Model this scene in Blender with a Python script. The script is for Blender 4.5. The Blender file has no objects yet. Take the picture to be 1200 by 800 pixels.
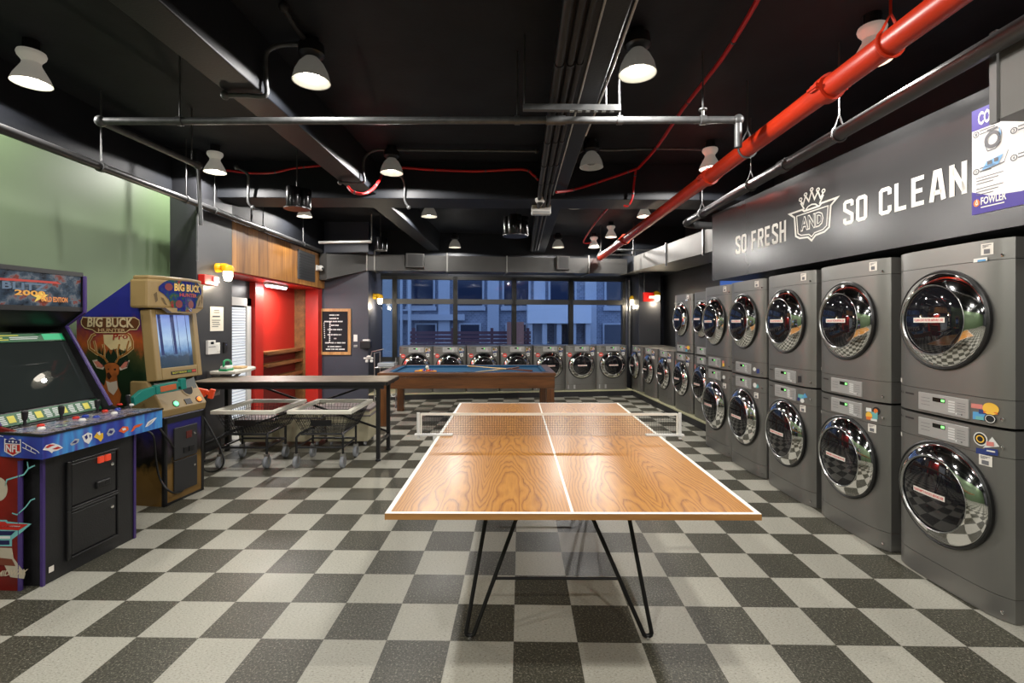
import bpy, math, random
from mathutils import Matrix, Vector
random.seed(7)
C = bpy.context.scene.collection
PI = math.pi
def rad(a): return a*PI/180

# ---------------------------------------------------------------- camera model
F, HZ, CH = 570.0, 378.0, 1.525
TH = math.atan(13/570)
def ray(px, py):
    a = (px-600)/F; b = -(py-HZ)/F
    c, s = math.cos(TH), math.sin(TH)
    return Vector((s+a*c, c-a*s, b))
CAM = Vector((0, 0, CH))
def G(px, py, z=0.0):
    d = ray(px, py); return CAM + d*((z-CH)/d.z)
def D(px, py, Y):
    d = ray(px, py); return CAM + d*(Y/d.y)
def S(px, py, X):
    d = ray(px, py); return CAM + d*(X/d.x)
def PLN(o, n):
    o = Vector(o); n = Vector(n)
    def f(px, py):
        d = ray(px, py); t = (o-CAM).dot(n)/d.dot(n); return CAM + d*t
    return f

# ---------------------------------------------------------------- materials
MATS = {}
def lin(c):
    return tuple((x/12.92 if x <= .04045 else ((x+.055)/1.055)**2.4) for x in c)
def rgb(r, g, b): return lin((r/255, g/255, b/255))
def mat(name, col, rough=.5, metal=0.0, spec=.5, emit=None, es=0.0, noise=0.0, nscale=8.0, bump=0.0, bscale=60.0, coat=0.0, nstretch=None):
    if name in MATS: return MATS[name]
    m = bpy.data.materials.new(name); m.use_nodes = True
    nt = m.node_tree; b = nt.nodes['Principled BSDF']
    b.inputs['Base Color'].default_value = (*col, 1)
    b.inputs['Roughness'].default_value = rough
    b.inputs['Metallic'].default_value = metal
    b.inputs['Specular IOR Level'].default_value = spec
    b.inputs['Coat Weight'].default_value = coat
    b.inputs['Coat Roughness'].default_value = .08
    if emit:
        b.inputs['Emission Color'].default_value = (*emit, 1); b.inputs['Emission Strength'].default_value = es
    L = nt.links
    tc = nt.nodes.new('ShaderNodeTexCoord')
    if noise > 0:
        n = nt.nodes.new('ShaderNodeTexNoise'); n.inputs['Scale'].default_value = nscale; n.inputs['Detail'].default_value = 6
        if nstretch:
            mp = nt.nodes.new('ShaderNodeMapping'); mp.inputs['Scale'].default_value = nstretch
            L.new(tc.outputs['Object'], mp.inputs['Vector']); L.new(mp.outputs[0], n.inputs['Vector'])
        else: L.new(tc.outputs['Object'], n.inputs['Vector'])
        r = nt.nodes.new('ShaderNodeMapRange'); r.inputs['From Min'].default_value = .3; r.inputs['From Max'].default_value = .7
        r.inputs['To Min'].default_value = 1-noise; r.inputs['To Max'].default_value = 1+noise
        L.new(n.outputs['Fac'], r.inputs['Value'])
        x = nt.nodes.new('ShaderNodeVectorMath'); x.operation = 'SCALE'; x.inputs[0].default_value = col
        L.new(r.outputs[0], x.inputs['Scale']); L.new(x.outputs[0], b.inputs['Base Color'])
    if bump > 0:
        n2 = nt.nodes.new('ShaderNodeTexNoise'); n2.inputs['Scale'].default_value = bscale; n2.inputs['Detail'].default_value = 4
        L.new(tc.outputs['Object'], n2.inputs['Vector'])
        bp = nt.nodes.new('ShaderNodeBump'); bp.inputs['Strength'].default_value = bump; bp.inputs['Distance'].default_value = .01
        L.new(n2.outputs['Fac'], bp.inputs['Height']); L.new(bp.outputs[0], b.inputs['Normal'])
    MATS[name] = m; return m

class N:
    """small node-graph writer"""
    def __init__(s, name, rough=.5, metal=0, spec=.5):
        s.m = bpy.data.materials.new(name); s.m.use_nodes = True; s.nt = s.m.node_tree
        s.b = s.nt.nodes['Principled BSDF']; s.b.inputs['Roughness'].default_value = rough
        s.b.inputs['Metallic'].default_value = metal; s.b.inputs['Specular IOR Level'].default_value = spec
        s.tc = s.nt.nodes.new('ShaderNodeTexCoord'); MATS[name] = s.m
    def put(s, x, inp):
        if isinstance(x, bpy.types.NodeSocket): s.nt.links.new(x, inp)
        else: inp.default_value = x
    def math(s, op, a, b=0.0, c=None):
        n = s.nt.nodes.new('ShaderNodeMath'); n.operation = op; s.put(a, n.inputs[0]); s.put(b, n.inputs[1])
        if c is not None: s.put(c, n.inputs[2])
        return n.outputs[0]
    def vmath(s, op, a, b=(0, 0, 0)):
        n = s.nt.nodes.new('ShaderNodeVectorMath'); n.operation = op; s.put(a, n.inputs[0])
        if op == 'SCALE': s.put(b, n.inputs['Scale'])
        else: s.put(b, n.inputs[1])
        return n.outputs[0]
    def sep(s, v):
        n = s.nt.nodes.new('ShaderNodeSeparateXYZ'); s.put(v, n.inputs[0]); return n.outputs
    def comb(s, x, y, z):
        n = s.nt.nodes.new('ShaderNodeCombineXYZ'); s.put(x, n.inputs[0]); s.put(y, n.inputs[1]); s.put(z, n.inputs[2]); return n.outputs[0]
    def noise(s, v, scale, detail=4, rough=.5):
        n = s.nt.nodes.new('ShaderNodeTexNoise'); s.put(v, n.inputs['Vector']); n.inputs['Scale'].default_value = scale
        n.inputs['Detail'].default_value = detail; n.inputs['Roughness'].default_value = rough; return n.outputs['Fac']
    def white(s, v):
        n = s.nt.nodes.new('ShaderNodeTexWhiteNoise'); s.put(v, n.inputs['Vector']); return n.outputs['Value']
    def ramp(s, f, stops, const=False):
        n = s.nt.nodes.new('ShaderNodeValToRGB'); s.put(f, n.inputs[0]); cr = n.color_ramp
        if const: cr.interpolation = 'CONSTANT'
        while len(cr.elements) < len(stops): cr.elements.new(.5)
        for e, (p, c) in zip(cr.elements, stops): e.position = p; e.color = (*c, 1)
        return n.outputs[0]
    def mix(s, f, a, b):
        n = s.nt.nodes.new('ShaderNodeMix'); n.data_type = 'RGBA'; s.put(f, n.inputs[0])
        for x, i in ((a, 6), (b, 7)):
            if isinstance(x, tuple): x = (*x, 1)
            s.put(x, n.inputs[i])
        return n.outputs[2]
    def col(s, c): s.put(c, s.b.inputs['Base Color'])

# ---------------------------------------------------------------- mesh builder
_txt = {}
def text2d(st, bold=.0):
    k = (st, bold)
    if k not in _txt:
        cu = bpy.data.curves.new('t', 'FONT'); cu.body = st; cu.offset = bold; cu.resolution_u = 2
        ob = bpy.data.objects.new('t', cu); C.objects.link(ob); bpy.context.view_layer.update()
        me = bpy.data.meshes.new_from_object(ob.evaluated_get(bpy.context.evaluated_depsgraph_get()))
        vs = [(v.co.x, v.co.y) for v in me.vertices]; fs = [tuple(p.vertices) for p in me.polygons]
        bpy.data.objects.remove(ob); bpy.data.curves.remove(cu); bpy.data.meshes.remove(me)
        x0 = min(v[0] for v in vs); x1 = max(v[0] for v in vs); y0 = min(v[1] for v in vs); y1 = max(v[1] for v in vs)
        _txt[k] = ([((x-x0)/(x1-x0), (y-y0)/(y1-y0)) for x, y in vs], fs, (x1-x0)/(y1-y0))
    return _txt[k]
def catmull(pts, n=6):
    P = [Vector(p) for p in pts]; out = []
    for i in range(len(P)-1):
        a = P[max(i-1, 0)]; b = P[i]; c = P[i+1]; d = P[min(i+2, len(P)-1)]
        for k in range(n):
            t = k/n
            out.append(.5*((2*b)+(c-a)*t+(2*a-5*b+4*c-d)*t*t+(3*b-a-3*c+d)*t**3))
    out.append(P[-1]); return out
THING_M = {}
class MB:
    def __init__(s): s.v = []; s.f = []
    def add(s, vs, fs):
        o = len(s.v); s.v += [tuple(v) for v in vs]; s.f += [tuple(i+o for i in f) for f in fs]; return s
    def box(s, x0, x1, y0, y1, z0, z1):
        if x0 > x1: x0, x1 = x1, x0
        if y0 > y1: y0, y1 = y1, y0
        if z0 > z1: z0, z1 = z1, z0
        return s.add([(x0,y0,z0),(x1,y0,z0),(x1,y1,z0),(x0,y1,z0),(x0,y0,z1),(x1,y0,z1),(x1,y1,z1),(x0,y1,z1)],
              [(3,2,1,0),(4,5,6,7),(0,1,5,4),(1,2,6,5),(2,3,7,6),(3,0,4,7)])
    def beam(s, a, b, w, h, up=(0,0,1)):
        a = Vector(a); b = Vector(b); d = (b-a).normalized(); u = Vector(up)
        r = d.cross(u)
        if r.length < 1e-4: r = d.cross(Vector((0,1,0)))
        r.normalize(); q = r.cross(d)
        vs = []
        for p in (a, b):
            for i, j in ((-1,-1),(1,-1),(1,1),(-1,1)): vs.append(p+r*(i*w/2)+q*(j*h/2))
        return s.add(vs, [(0,1,2,3),(7,6,5,4),(1,0,4,5),(2,1,5,6),(3,2,6,7),(0,3,7,4)])
    def prism(s, poly, a0, a1, ax='z'):
        def m(p, a):
            return {'z': (p[0], p[1], a), 'y': (p[0], a, p[1]), 'x': (a, p[0], p[1])}[ax]
        n = len(poly); ar = sum(poly[i][0]*poly[(i+1)%n][1]-poly[(i+1)%n][0]*poly[i][1] for i in range(n))
        if ar < 0: poly = poly[::-1]
        vs = [m(p, a0) for p in poly]+[m(p, a1) for p in poly]
        fs = [tuple(range(n-1,-1,-1)), tuple(range(n,2*n))]+[(i,(i+1)%n,n+(i+1)%n,n+i) for i in range(n)]
        if (ax == 'y') != (a0 > a1): fs = [f[::-1] for f in fs]
        return s.add(vs, fs)
    def tube(s, pts, r, n=10, closed=False):
        P = [Vector(p) for p in pts]; m = len(P)
        rs = r if isinstance(r, (list, tuple)) else [r]*m
        vs = []; prev = None
        for i, p in enumerate(P):
            if closed: t = (P[(i+1)%m]-P[i-1])
            else: t = (P[min(i+1,m-1)]-P[max(i-1,0)])
            t.normalize()
            if prev is None:
                q = Vector((0,0,1)) if abs(t.z) < .9 else Vector((1,0,0))
                u = t.cross(q).normalized()
            else:
                u = (prev - t*prev.dot(t))
                u = u.normalized() if u.length > 1e-6 else t.orthogonal().normalized()
            prev = u; w = t.cross(u)
            vs += [p+(u*math.cos(2*PI*k/n)+w*math.sin(2*PI*k/n))*rs[i] for k in range(n)]
        fs = []
        for i in range(m if closed else m-1):
            j = (i+1)%m
            fs += [(i*n+k, i*n+(k+1)%n, j*n+(k+1)%n, j*n+k) for k in range(n)]
        if not closed: fs += [tuple(range(n-1,-1,-1)), tuple(range((m-1)*n, m*n))]
        return s.add(vs, fs)
    def cyl(s, a, b, r, n=16): return s.tube([a, b], r, n)
    def lathe(s, prof, c=(0,0,0), ax='z', n=24, cap=True):
        c = Vector(c); vs = []
        for r, h in prof:
            for k in range(n):
                a = 2*PI*k/n; x, y = r*math.cos(a), r*math.sin(a)
                vs.append(c+Vector({'z': (x,y,h), 'y': (x,h,y), 'x': (h,x,y)}[ax]))
        m = len(prof)
        fs = [(i*n+k, i*n+(k+1)%n, (i+1)*n+(k+1)%n, (i+1)*n+k) for i in range(m-1) for k in range(n)]
        if cap: fs += [tuple(range(n-1,-1,-1)), tuple(range((m-1)*n, m*n))]
        return s.add(vs, fs)
    def ball(s, c, r, n=12, sz=1.0):
        k = n//2
        return s.lathe([(max(r*math.sin(PI*i/k), 1e-4), -r*sz*math.cos(PI*i/k)) for i in range(k+1)], c, 'z', n)
    def poly(s, f, pts): return s.add([f(*p) for p in pts], [tuple(range(len(pts)))])
    def rect(s, f, u0, u1, v0, v1): return s.poly(f, [(u0,v0),(u1,v0),(u1,v1),(u0,v1)])
    def disc(s, f, u, v, r, n=20, ry=None):
        ry = ry or r
        return s.poly(f, [(u+r*math.cos(2*PI*k/n), v+ry*math.sin(2*PI*k/n)) for k in range(n)])
    def ring(s, f, u, v, r0, r1, n=24, asp=1.0):
        vs = []
        for r in (r0, r1): vs += [f(u+r*math.cos(2*PI*k/n), v+r*asp*math.sin(2*PI*k/n)) for k in range(n)]
        return s.add(vs, [(k,(k+1)%n,n+(k+1)%n,n+k) for k in range(n)])
    def stroke(s, f, pts, w, closed=False):
        P = [Vector((p[0], p[1])) for p in pts]; m = len(P); a = []; b = []
        for i in range(m):
            d1 = (P[i]-P[i-1]) if (closed or i > 0) else (P[i+1]-P[i])
            d2 = (P[(i+1)%m]-P[i]) if (closed or i < m-1) else d1
            d1 = d1.normalized(); d2 = d2.normalized()
            n1 = Vector((-d1.y, d1.x)); n2 = Vector((-d2.y, d2.x)); n = (n1+n2)
            n = n.normalized() if n.length > 1e-6 else n1
            k = w/2/max(n.dot(n1), .35)
            a.append(P[i]+n*k); b.append(P[i]-n*k)
        vs = [f(*p) for p in a]+[f(*p) for p in b]
        return s.add(vs, [(i,(i+1)%m,m+(i+1)%m,m+i) for i in range(m if closed else m-1)])
    def text(s, f, st, q, bold=.0):
        """q: the four corners (bottom-left, bottom-right, top-right, top-left) in f's coordinates"""
        vs, fs, _ = text2d(st, bold); q = [Vector(p) for p in q]
        return s.add([f(*((q[0]*(1-x)+q[1]*x)*(1-y)+(q[3]*(1-x)+q[2]*x)*y)) for x, y in vs], fs)
    def textr(s, f, st, u0, u1, v0, v1, bold=.0): return s.text(f, st, [(u0,v0),(u1,v0),(u1,v1),(u0,v1)], bold)
    def grid(s, p, n):
        """p: four corners, n: (nu, nv)"""
        p = [Vector(x) for x in p]; nu, nv = n; vs = []
        for j in range(nv+1):
            for i in range(nu+1):
                x, y = i/nu, j/nv
                vs.append((p[0]*(1-x)+p[1]*x)*(1-y)+(p[3]*(1-x)+p[2]*x)*y)
        return s.add(vs, [(j*(nu+1)+i, j*(nu+1)+i+1, (j+1)*(nu+1)+i+1, (j+1)*(nu+1)+i) for j in range(nv) for i in range(nu)])
    def build(s, name, m, parent=None, smooth=False, bevel=0, wire=0, world=False, label=None):
        vs = [Vector(v) for v in s.v]
        org = Vector((0,0,0))
        if parent is not None and world:
            r = parent
            while r.parent: r = r.parent
            inv = THING_M[r.name].inverted(); vs = [inv @ v for v in vs]
        if parent is None:
            lo = [min(v[i] for v in vs) for i in range(3)]; hi = [max(v[i] for v in vs) for i in range(3)]
            if not world: org = Vector(((lo[0]+hi[0])/2, (lo[1]+hi[1])/2, lo[2])); vs = [v-org for v in vs]
        me = bpy.data.meshes.new(name); me.from_pydata([tuple(v) for v in vs], [], s.f); me.validate(); me.update()
        if smooth: me.polygons.foreach_set('use_smooth', [True]*len(me.polygons))
        me.materials.append(m)
        o = bpy.data.objects.new(name, me); C.objects.link(o); o.location = org
        if smooth:
            try: me.set_sharp_from_angle(angle=rad(38))
            except Exception: pass
        if parent is not None: o.parent = parent
        else: THING_M[o.name] = Matrix.Translation(org)
        if bevel:
            b = o.modifiers.new('Bevel', 'BEVEL'); b.width = bevel; b.segments = 2; b.limit_method = 'ANGLE'; b.angle_limit = rad(40)
        if wire:
            w = o.modifiers.new('Wireframe', 'WIREFRAME'); w.thickness = wire; w.use_replace = True; w.use_even_offset = False; w.use_boundary = True
        if label: o['label'] = label
        return o
def tag(o, label, cat, group=None):
    o['label'] = label; o['category'] = cat
    if group: o['group'] = group
    return o
def thing(name, label, cat, loc=(0,0,0), rz=0.0, group=None, s=1.0):
    o = bpy.data.objects.new(name, None); C.objects.link(o); o.empty_display_size = .05
    o.location = loc; o.rotation_euler = (0,0,rz); o.scale = (s,s,s)
    THING_M[o.name] = Matrix.Translation(Vector(loc)) @ Matrix.Rotation(rz,4,'Z') @ Matrix.Scale(s,4)
    return tag(o, label, cat, group)
def place(o, loc, rz=0.0, s=1.0):
    o.location = loc; o.rotation_euler = (0,0,rz); o.scale = (s,s,s)
    THING_M[o.name] = Matrix.Translation(Vector(loc)) @ Matrix.Rotation(rz,4,'Z') @ Matrix.Scale(s,4)
def copy_tree(o, parent=None):
    c = o.copy(); C.objects.link(c)
    if parent is not None: c.parent = parent
    for ch in list(o.children): copy_tree(ch, c)
    return c
def struct(name, mb, m, **k):
    o = mb.build(name, m, world=True, **k); o['kind'] = 'structure'; return o

# ---------------------------------------------------------------- common materials
black = mat('black_plastic', (.012,.012,.013), .35)
blackm = mat('black_steel', (.02,.02,.021), .4, .3)
chrome = mat('chrome', (.82,.82,.82), .06, 1.0)
steel = mat('brushed_steel', (.45,.45,.44), .3, .9)
galv = mat('galvanised_conduit', (.105,.108,.110), .45, .45, noise=.2, nscale=20)
white = mat('white_paint', (.78,.77,.74), .45)
whitep = mat('white_plastic', (.72,.71,.68), .35)
paper = mat('paper', (.78,.75,.66), .8)
ceilm = mat('black_ceiling_paint', (.0125,.0140,.0180), .65, 0, .22, noise=.25, nscale=3, bump=.15, bscale=25)
beamm = mat('dark_beam_paint', (.0145,.0165,.021), .5, 0, .3, noise=.15, nscale=4, bump=.1)
navy = mat('charcoal_wall_paint', (.030,.031,.036), .42, noise=.08, nscale=3)
navy2 = mat('slate_wall_paint', (.042,.046,.064), .45, noise=.08, nscale=3)
green = mat('sage_green_wall_paint', rgb(90,110,78), .55, noise=.04, nscale=2)
redp = mat('red_wall_paint', rgb(178,36,26), .45)
reds = mat('red_steel_paint', rgb(184,46,18), .38, noise=.1, nscale=6)
redc = mat('red_cable_jacket', rgb(190,24,26), .4)
redbox = mat('red_plastic', rgb(205,30,22), .35)
yellow = mat('yellow_plastic', rgb(235,180,10), .4)
brick_red = mat('dim_outdoor_paint', (.05,.05,.06), .7)

def wood(name, base, dark, scale=9, axis=0, rough=.35, coat=.0):
    n = N(name, rough); n.b.inputs['Coat Weight'].default_value = coat; n.b.inputs['Coat Roughness'].default_value = .12
    sc = [1,1,1]; sc[axis] = .09
    v = n.vmath('MULTIPLY', n.tc.outputs['Object'], tuple(sc))
    a = n.noise(v, scale, 6, .6); b = n.noise(v, scale*6, 3, .6)
    f = n.math('ADD', n.math('MULTIPLY', a, .7), n.math('MULTIPLY', b, .3))
    n.col(n.ramp(f, [(.34, dark), (.62, base)])); return n.m
woodpool = wood('walnut_wood', rgb(122,76,40), rgb(70,42,22), 8, 0, .3, .3)
woodleg = wood('walnut_wood_upright', rgb(122,76,40), rgb(70,42,22), 8, 2, .3, .3)
woodframe = wood('pale_oak_frame', rgb(196,150,96), rgb(150,106,60), 14, 2, .4)
woodshelf = wood('brown_shelf_wood', rgb(140,96,54), rgb(90,58,30), 10, 1, .45)

def soffit_wood():
    n = N('oak_board_cladding', .5)
    o = n.tc.outputs['Object']; x, y, z = n.sep(o)
    bw = n.math('DIVIDE', y, .28); i = n.math('FLOOR', bw); fr = n.math('FRACT', bw)
    r = n.white(n.comb(i, 3.1, 0))
    v = n.vmath('ADD', n.vmath('MULTIPLY', o, (1, 1, .12)), n.comb(0, n.math('MULTIPLY', r, 9), r))
    a = n.noise(v, 9, 6, .6)
    f = n.math('ADD', n.math('MULTIPLY', a, .75), n.math('MULTIPLY', r, .25))
    c = n.ramp(f, [(.3, rgb(104,64,30)), (.66, rgb(178,124,64))])
    gap = n.math('LESS_THAN', fr, .022)
    n.col(n.mix(gap, c, rgb(60,36,16))); return n.m

def floor_mat():
    n = N('checker_vinyl_tile', .38, 0, .26)
    P0 = G(602, 751.5)
    rot = n.nt.nodes.new('ShaderNodeVectorRotate'); rot.rotation_type = 'Z_AXIS'
    n.put(n.tc.outputs['Object'], rot.inputs['Vector']); rot.inputs['Center'].default_value = (P0.x, P0.y, 0)
    rot.inputs['Angle'].default_value = TH+math.atan(10/570)
    t = n.vmath('SCALE', n.vmath('SUBTRACT', rot.outputs[0], (P0.x, P0.y, 0)), 1/.305)
    x, y, z = n.sep(t); ix = n.math('FLOOR', x); iy = n.math('FLOOR', y)
    par = n.math('FLOORED_MODULO', n.math('ADD', ix, iy), 2.0)
    cell = n.comb(ix, iy, 0)
    rv = n.white(cell)
    off = n.vmath('ADD', t, n.vmath('SCALE', cell, 3.77))
    n1 = n.noise(off, 30, 3, .7); n2 = n.noise(n.vmath('MULTIPLY', off, (1, 2.2, 1)), 24, 4, .75); n3 = n.noise(off, 42, 2, .6)
    lt = n.ramp(n2, [(.34, rgb(100,98,88)), (.42, rgb(168,166,153)), (.60, rgb(184,182,170)), (.72, rgb(206,204,194))])
    dk = n.ramp(n1, [(.32, rgb(36,36,30)), (.47, rgb(68,67,57)), (.58, rgb(82,80,69)), (.67, rgb(150,146,130))])
    c = n.mix(par, lt, dk)
    spk = n.math('GREATER_THAN', n3, .66)
    c = n.mix(n.math('MULTIPLY', spk, .5), c, rgb(190,186,174))
    br = n.math('ADD', .93, n.math('MULTIPLY', rv, .12))
    fx = n.math('FRACT', x); fy = n.math('FRACT', y)
    ed = n.math('MINIMUM', n.math('MINIMUM', fx, n.math('SUBTRACT', 1, fx)), n.math('MINIMUM', fy, n.math('SUBTRACT', 1, fy)))
    g = n.math('LESS_THAN', ed, .005)
    br = n.math('MULTIPLY', br, n.math('SUBTRACT', 1, n.math('MULTIPLY', g, .3)))
    n.col(n.vmath('SCALE', c, br))
    big = n.noise(t, .8, 3)
    n.put(n.math('ADD', .26, n.math('MULTIPLY', big, .25)), n.b.inputs['Roughness'])
    bp = n.nt.nodes.new('ShaderNodeBump'); bp.inputs['Strength'].default_value = .05; n.put(n1, bp.inputs['Height']); n.put(bp.outputs[0], n.b.inputs['Normal'])
    return n.m

def veneer_mat():
    """book-matched cathedral veneer running along the table"""
    n = N('ping_pong_veneer', .33, 0, .24); n.b.inputs['Coat Weight'].default_value = .06; n.b.inputs['Coat Roughness'].default_value = .2
    o = n.tc.outputs['Object']; x, y, z = n.sep(o)
    W = .377
    xs = n.math('ADD', x, .755); k = n.math('FLOOR', n.math('DIVIDE', xs, W))
    half = n.math('GREATER_THAN', y, 0)
    u = n.math('SUBTRACT', n.math('FRACT', n.math('DIVIDE', xs, W)), .5)
    par = n.math('FLOORED_MODULO', k, 2.0)
    sgn = n.math('SUBTRACT', n.math('MULTIPLY', par, 2), 1)
    u = n.math('ADD', n.math('MULTIPLY', u, sgn), .14)
    yy = n.math('ADD', y, n.math('MULTIPLY', half, .43))
    wob = n.noise(n.comb(n.math('MULTIPLY', u, .9), n.math('MULTIPLY', yy, .75), 0), 2.0, 2, .5)
    wob2 = n.noise(n.comb(n.math('MULTIPLY', u, 2.4), n.math('MULTIPLY', yy, .9), 4), 5.0, 3, .55)
    up = n.math('ABSOLUTE', u)
    h = n.math('MULTIPLY', n.math('POWER', up, 1.35), 5.2)
    f = n.math('ADD', h, n.math('MULTIPLY', yy, 1.25))
    f = n.math('ADD', f, n.math('MULTIPLY', wob, 2.6)); f = n.math('ADD', f, n.math('MULTIPLY', wob2, .34))
    s = n.math('FRACT', n.math('MULTIPLY', f, 4.0))
    line = n.ramp(s, [(0, (.0,.0,.0)), (.12, (.75,.75,.75)), (.5, (1,1,1)), (.86, (.5,.5,.5)), (1.0, (0,0,0))])
    fine = n.noise(n.comb(n.math('MULTIPLY', x, 60), n.math('MULTIPLY', y, 1.2), 0), 3.0, 3, .6)
    g = n.math('ADD', n.math('MULTIPLY', n.sep(line)[0], .62), n.math('MULTIPLY', fine, .5))
    n.col(n.ramp(g, [(.08, rgb(74,40,14)), (.34, rgb(144,90,36)), (.95, rgb(188,132,58))]))
    return n.m

# ---------------------------------------------------------------- the room
FLOOR = floor_mat()
struct('floor', MB().box(-5.2, 5, -4, 12.2, -.1, 0), FLOOR)
ZC = 3.5
struct('ceiling', MB().box(-5.2, 5, -4, 12.2, ZC, ZC+.1), ceilm)
# left wall: green field, black band over it
struct('wall_left', MB().box(-4.0, -3.75, -4, 5.6, 0, 2.98), green)
struct('wall_left_band', MB().box(-4.0, -3.73, -4, 5.6, 2.98, ZC), ceilm)
struct('wall_column', MB().box(-4.0, -3.45, 5.6, 6.325, 0, ZC), navy, bevel=.004)
struct('wall_left_header', MB().box(-4.3, -3.46, 6.325, 9.72, 2.84, ZC), ceilm)
struct('wall_rear', MB().box(-5.2, 5, -4, -3.9, 0, ZC), navy)
struct('wall_right', MB().box(3.42, 3.7, -4, 6.3, 0, ZC), navy)
struct('wall_right_recess', MB().box(3.78, 3.95, 6.2, 12, 0, ZC), navy)
struct('wall_right_return', MB().box(3.42, 3.95, 6.2, 6.35, 0, ZC), navy)
# timber-clad soffit above the red alcove
SOF = soffit_wood()
struct('wall_soffit', MB().box(-3.95, -3.45, 6.33, 9.72, 2.19, 2.83), SOF)
struct('wall_alcove', MB().box(-4.2, -3.95, 7.68, 9.6, 0, 2.19), redp)
struct('wall_alcove_lower', MB().box(-3.95, -3.935, 7.97, 9.4, 0, 1.01), mat('dark_red_lower_wall', rgb(112,26,18), .5))  # thin sheet, darker red than the alcove wall, below the top ledge
struct('wall_alcove_ceiling', MB().box(-3.95, -3.5, 6.33, 9.47, 2.165, 2.189), redp)
struct('wall_alcove_end', MB().box(-3.95, -3.74, 9.42, 9.55, 0, 2.17).box(-3.95,-3.76,9.4,9.42,0,2.17), woodshelf)
struct('wall_alcove_jamb', MB().box(-3.74, -3.50, 9.40, 9.6, 0, 2.19), redp)
struct('trim_1', MB().box(-3.95, -3.84, 7.70, 7.96, 0, 2.16), redp, bevel=.006)
struct('wall_back_left', MB().box(-4.3, -2.60, 9.6, 9.75, 0, ZC), navy2)
struct('wall_back_return', MB().box(-2.75, -2.60, 9.75, 10.75, 0, ZC), navy2)
# door with white blinds on the left
dm = N('bright_blinds', .6); _z = dm.sep(dm.tc.outputs['Object'])[2]
_fr = dm.math('FRACT', dm.math('MULTIPLY', _z, 22)); _c = dm.ramp(_fr, [(0, (.25,.28,.34)), (.2, (.7,.76,.84)), (.8, (.8,.85,.9)), (1, (.35,.38,.45))])
dm.col(_c); dm.put(_c, dm.b.inputs['Emission Color']); dm.b.inputs['Emission Strength'].default_value = .22  # faint emission stands in for daylight behind the slats
d1 = struct('door_1', MB().box(-4.0, -3.93, 6.33, 7.70, 0, 2.165), navy)
b_ = MB()
for k in range(42): b_.box(-3.925, -3.90, 6.45, 7.52, .12+k*.039, .12+k*.039+.033)
b_.build('blind', dm.m, d1, world=False).location = (0,0,0)
MB().box(-3.93, -3.885, 7.54, 7.66, 0, 1.9).box(-3.93, -3.885, 6.36, 6.43, 0, 1.9).box(-3.93,-3.885,6.36,7.66,1.78,1.9).build('door_frame', whitep, d1)
# ---- back wall, turned about six degrees
BA = math.atan(.105)
e_ = Vector((math.cos(BA), math.sin(BA), 0)); n_ = Vector((-math.sin(BA), math.cos(BA), 0))
WB0 = Vector((0, 10.85, 0))
BW = PLN(WB0, n_)
def bw_u(px): return (BW(px, 370)-WB0).dot(e_)
def bp(u, d, z): return WB0+e_*u+n_*d+Vector((0,0,z))
class BMB(MB):
    def bbox(s, u0, u1, d0, d1, z0, z1):
        return s.add([bp(u0,d0,z0),bp(u1,d0,z0),bp(u1,d1,z0),bp(u0,d1,z0),bp(u0,d0,z1),bp(u1,d0,z1),bp(u1,d1,z1),bp(u0,d1,z1)],
            [(3,2,1,0),(4,5,6,7),(0,1,5,4),(1,2,6,5),(2,3,7,6),(3,0,4,7)])
framem = mat('window_frame_paint', (.028,.028,.027), .4)
uL, uR = bw_u(446), bw_u(732)
ZT = 2.50; ZR = 1.99
struct('wall_back_sill', BMB().bbox(-3.0, 4.2, 0, .2, 0, .70), navy)
struct('wall_back_header', BMB().bbox(-3.0, 4.2, 0, .2, ZT+.04, ZC), beamm)
struct('wall_back_pier', BMB().bbox(uR+.02, uR+1.6, -.02, .2, .70, ZT+.05), navy2)
gl = bpy.data.materials.new('window_glass'); gl.use_nodes = True
nt = gl.node_tree; nt.nodes.clear(); out = nt.nodes.new('ShaderNodeOutputMaterial'); mx = nt.nodes.new('ShaderNodeMixShader')
tr = nt.nodes.new('ShaderNodeBsdfTransparent'); gs = nt.nodes.new('ShaderNodeBsdfGlossy'); gs.inputs['Roughness'].default_value = .02
tr.inputs['Color'].default_value = (.82,.88,.95,1)
fr = nt.nodes.new('ShaderNodeFresnel'); fr.inputs['IOR'].default_value = 1.5
nt.links.new(fr.outputs[0], mx.inputs[0]); nt.links.new(tr.outputs[0], mx.inputs[1]); nt.links.new(gs.outputs[0], mx.inputs[2]); nt.links.new(mx.outputs[0], out.inputs[0])
mull = [446, 462.3, 533.6, 602.7, 669.5, 732]
for i in range(5):
    a, b = bw_u(mull[i]), bw_u(mull[i+1])
    if i == 0: a -= .15
    w = struct('window_%d' % (i+1), BMB().bbox(a-.05 if i else a, a+.05, .0, .12, .70, ZT+.04).bbox(b-.05, b+.05, .0, .12, .70, ZT+.04)
        .bbox(a, b, .0, .12, ZT-.03, ZT+.04).bbox(a, b, .0, .12, ZR-.055, ZR+.055).bbox(a, b, .0, .12, .70, .78), framem)
    BMB().bbox(a, b, .055, .065, .78, ZR-.05).build('glass_pane', gl, w)
    BMB().bbox(a, b, .055, .065, ZR+.05, ZT-.03).build('glass_pane', gl, w)
# side window high in the recess on the right
struct('window_6', MB().box(3.775, 3.79, 6.9, 8.3, 1.9, 2.5), mat('dusk_glass', (.05,.09,.22), .1, emit=rgb(60,95,170), es=.5))
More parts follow.
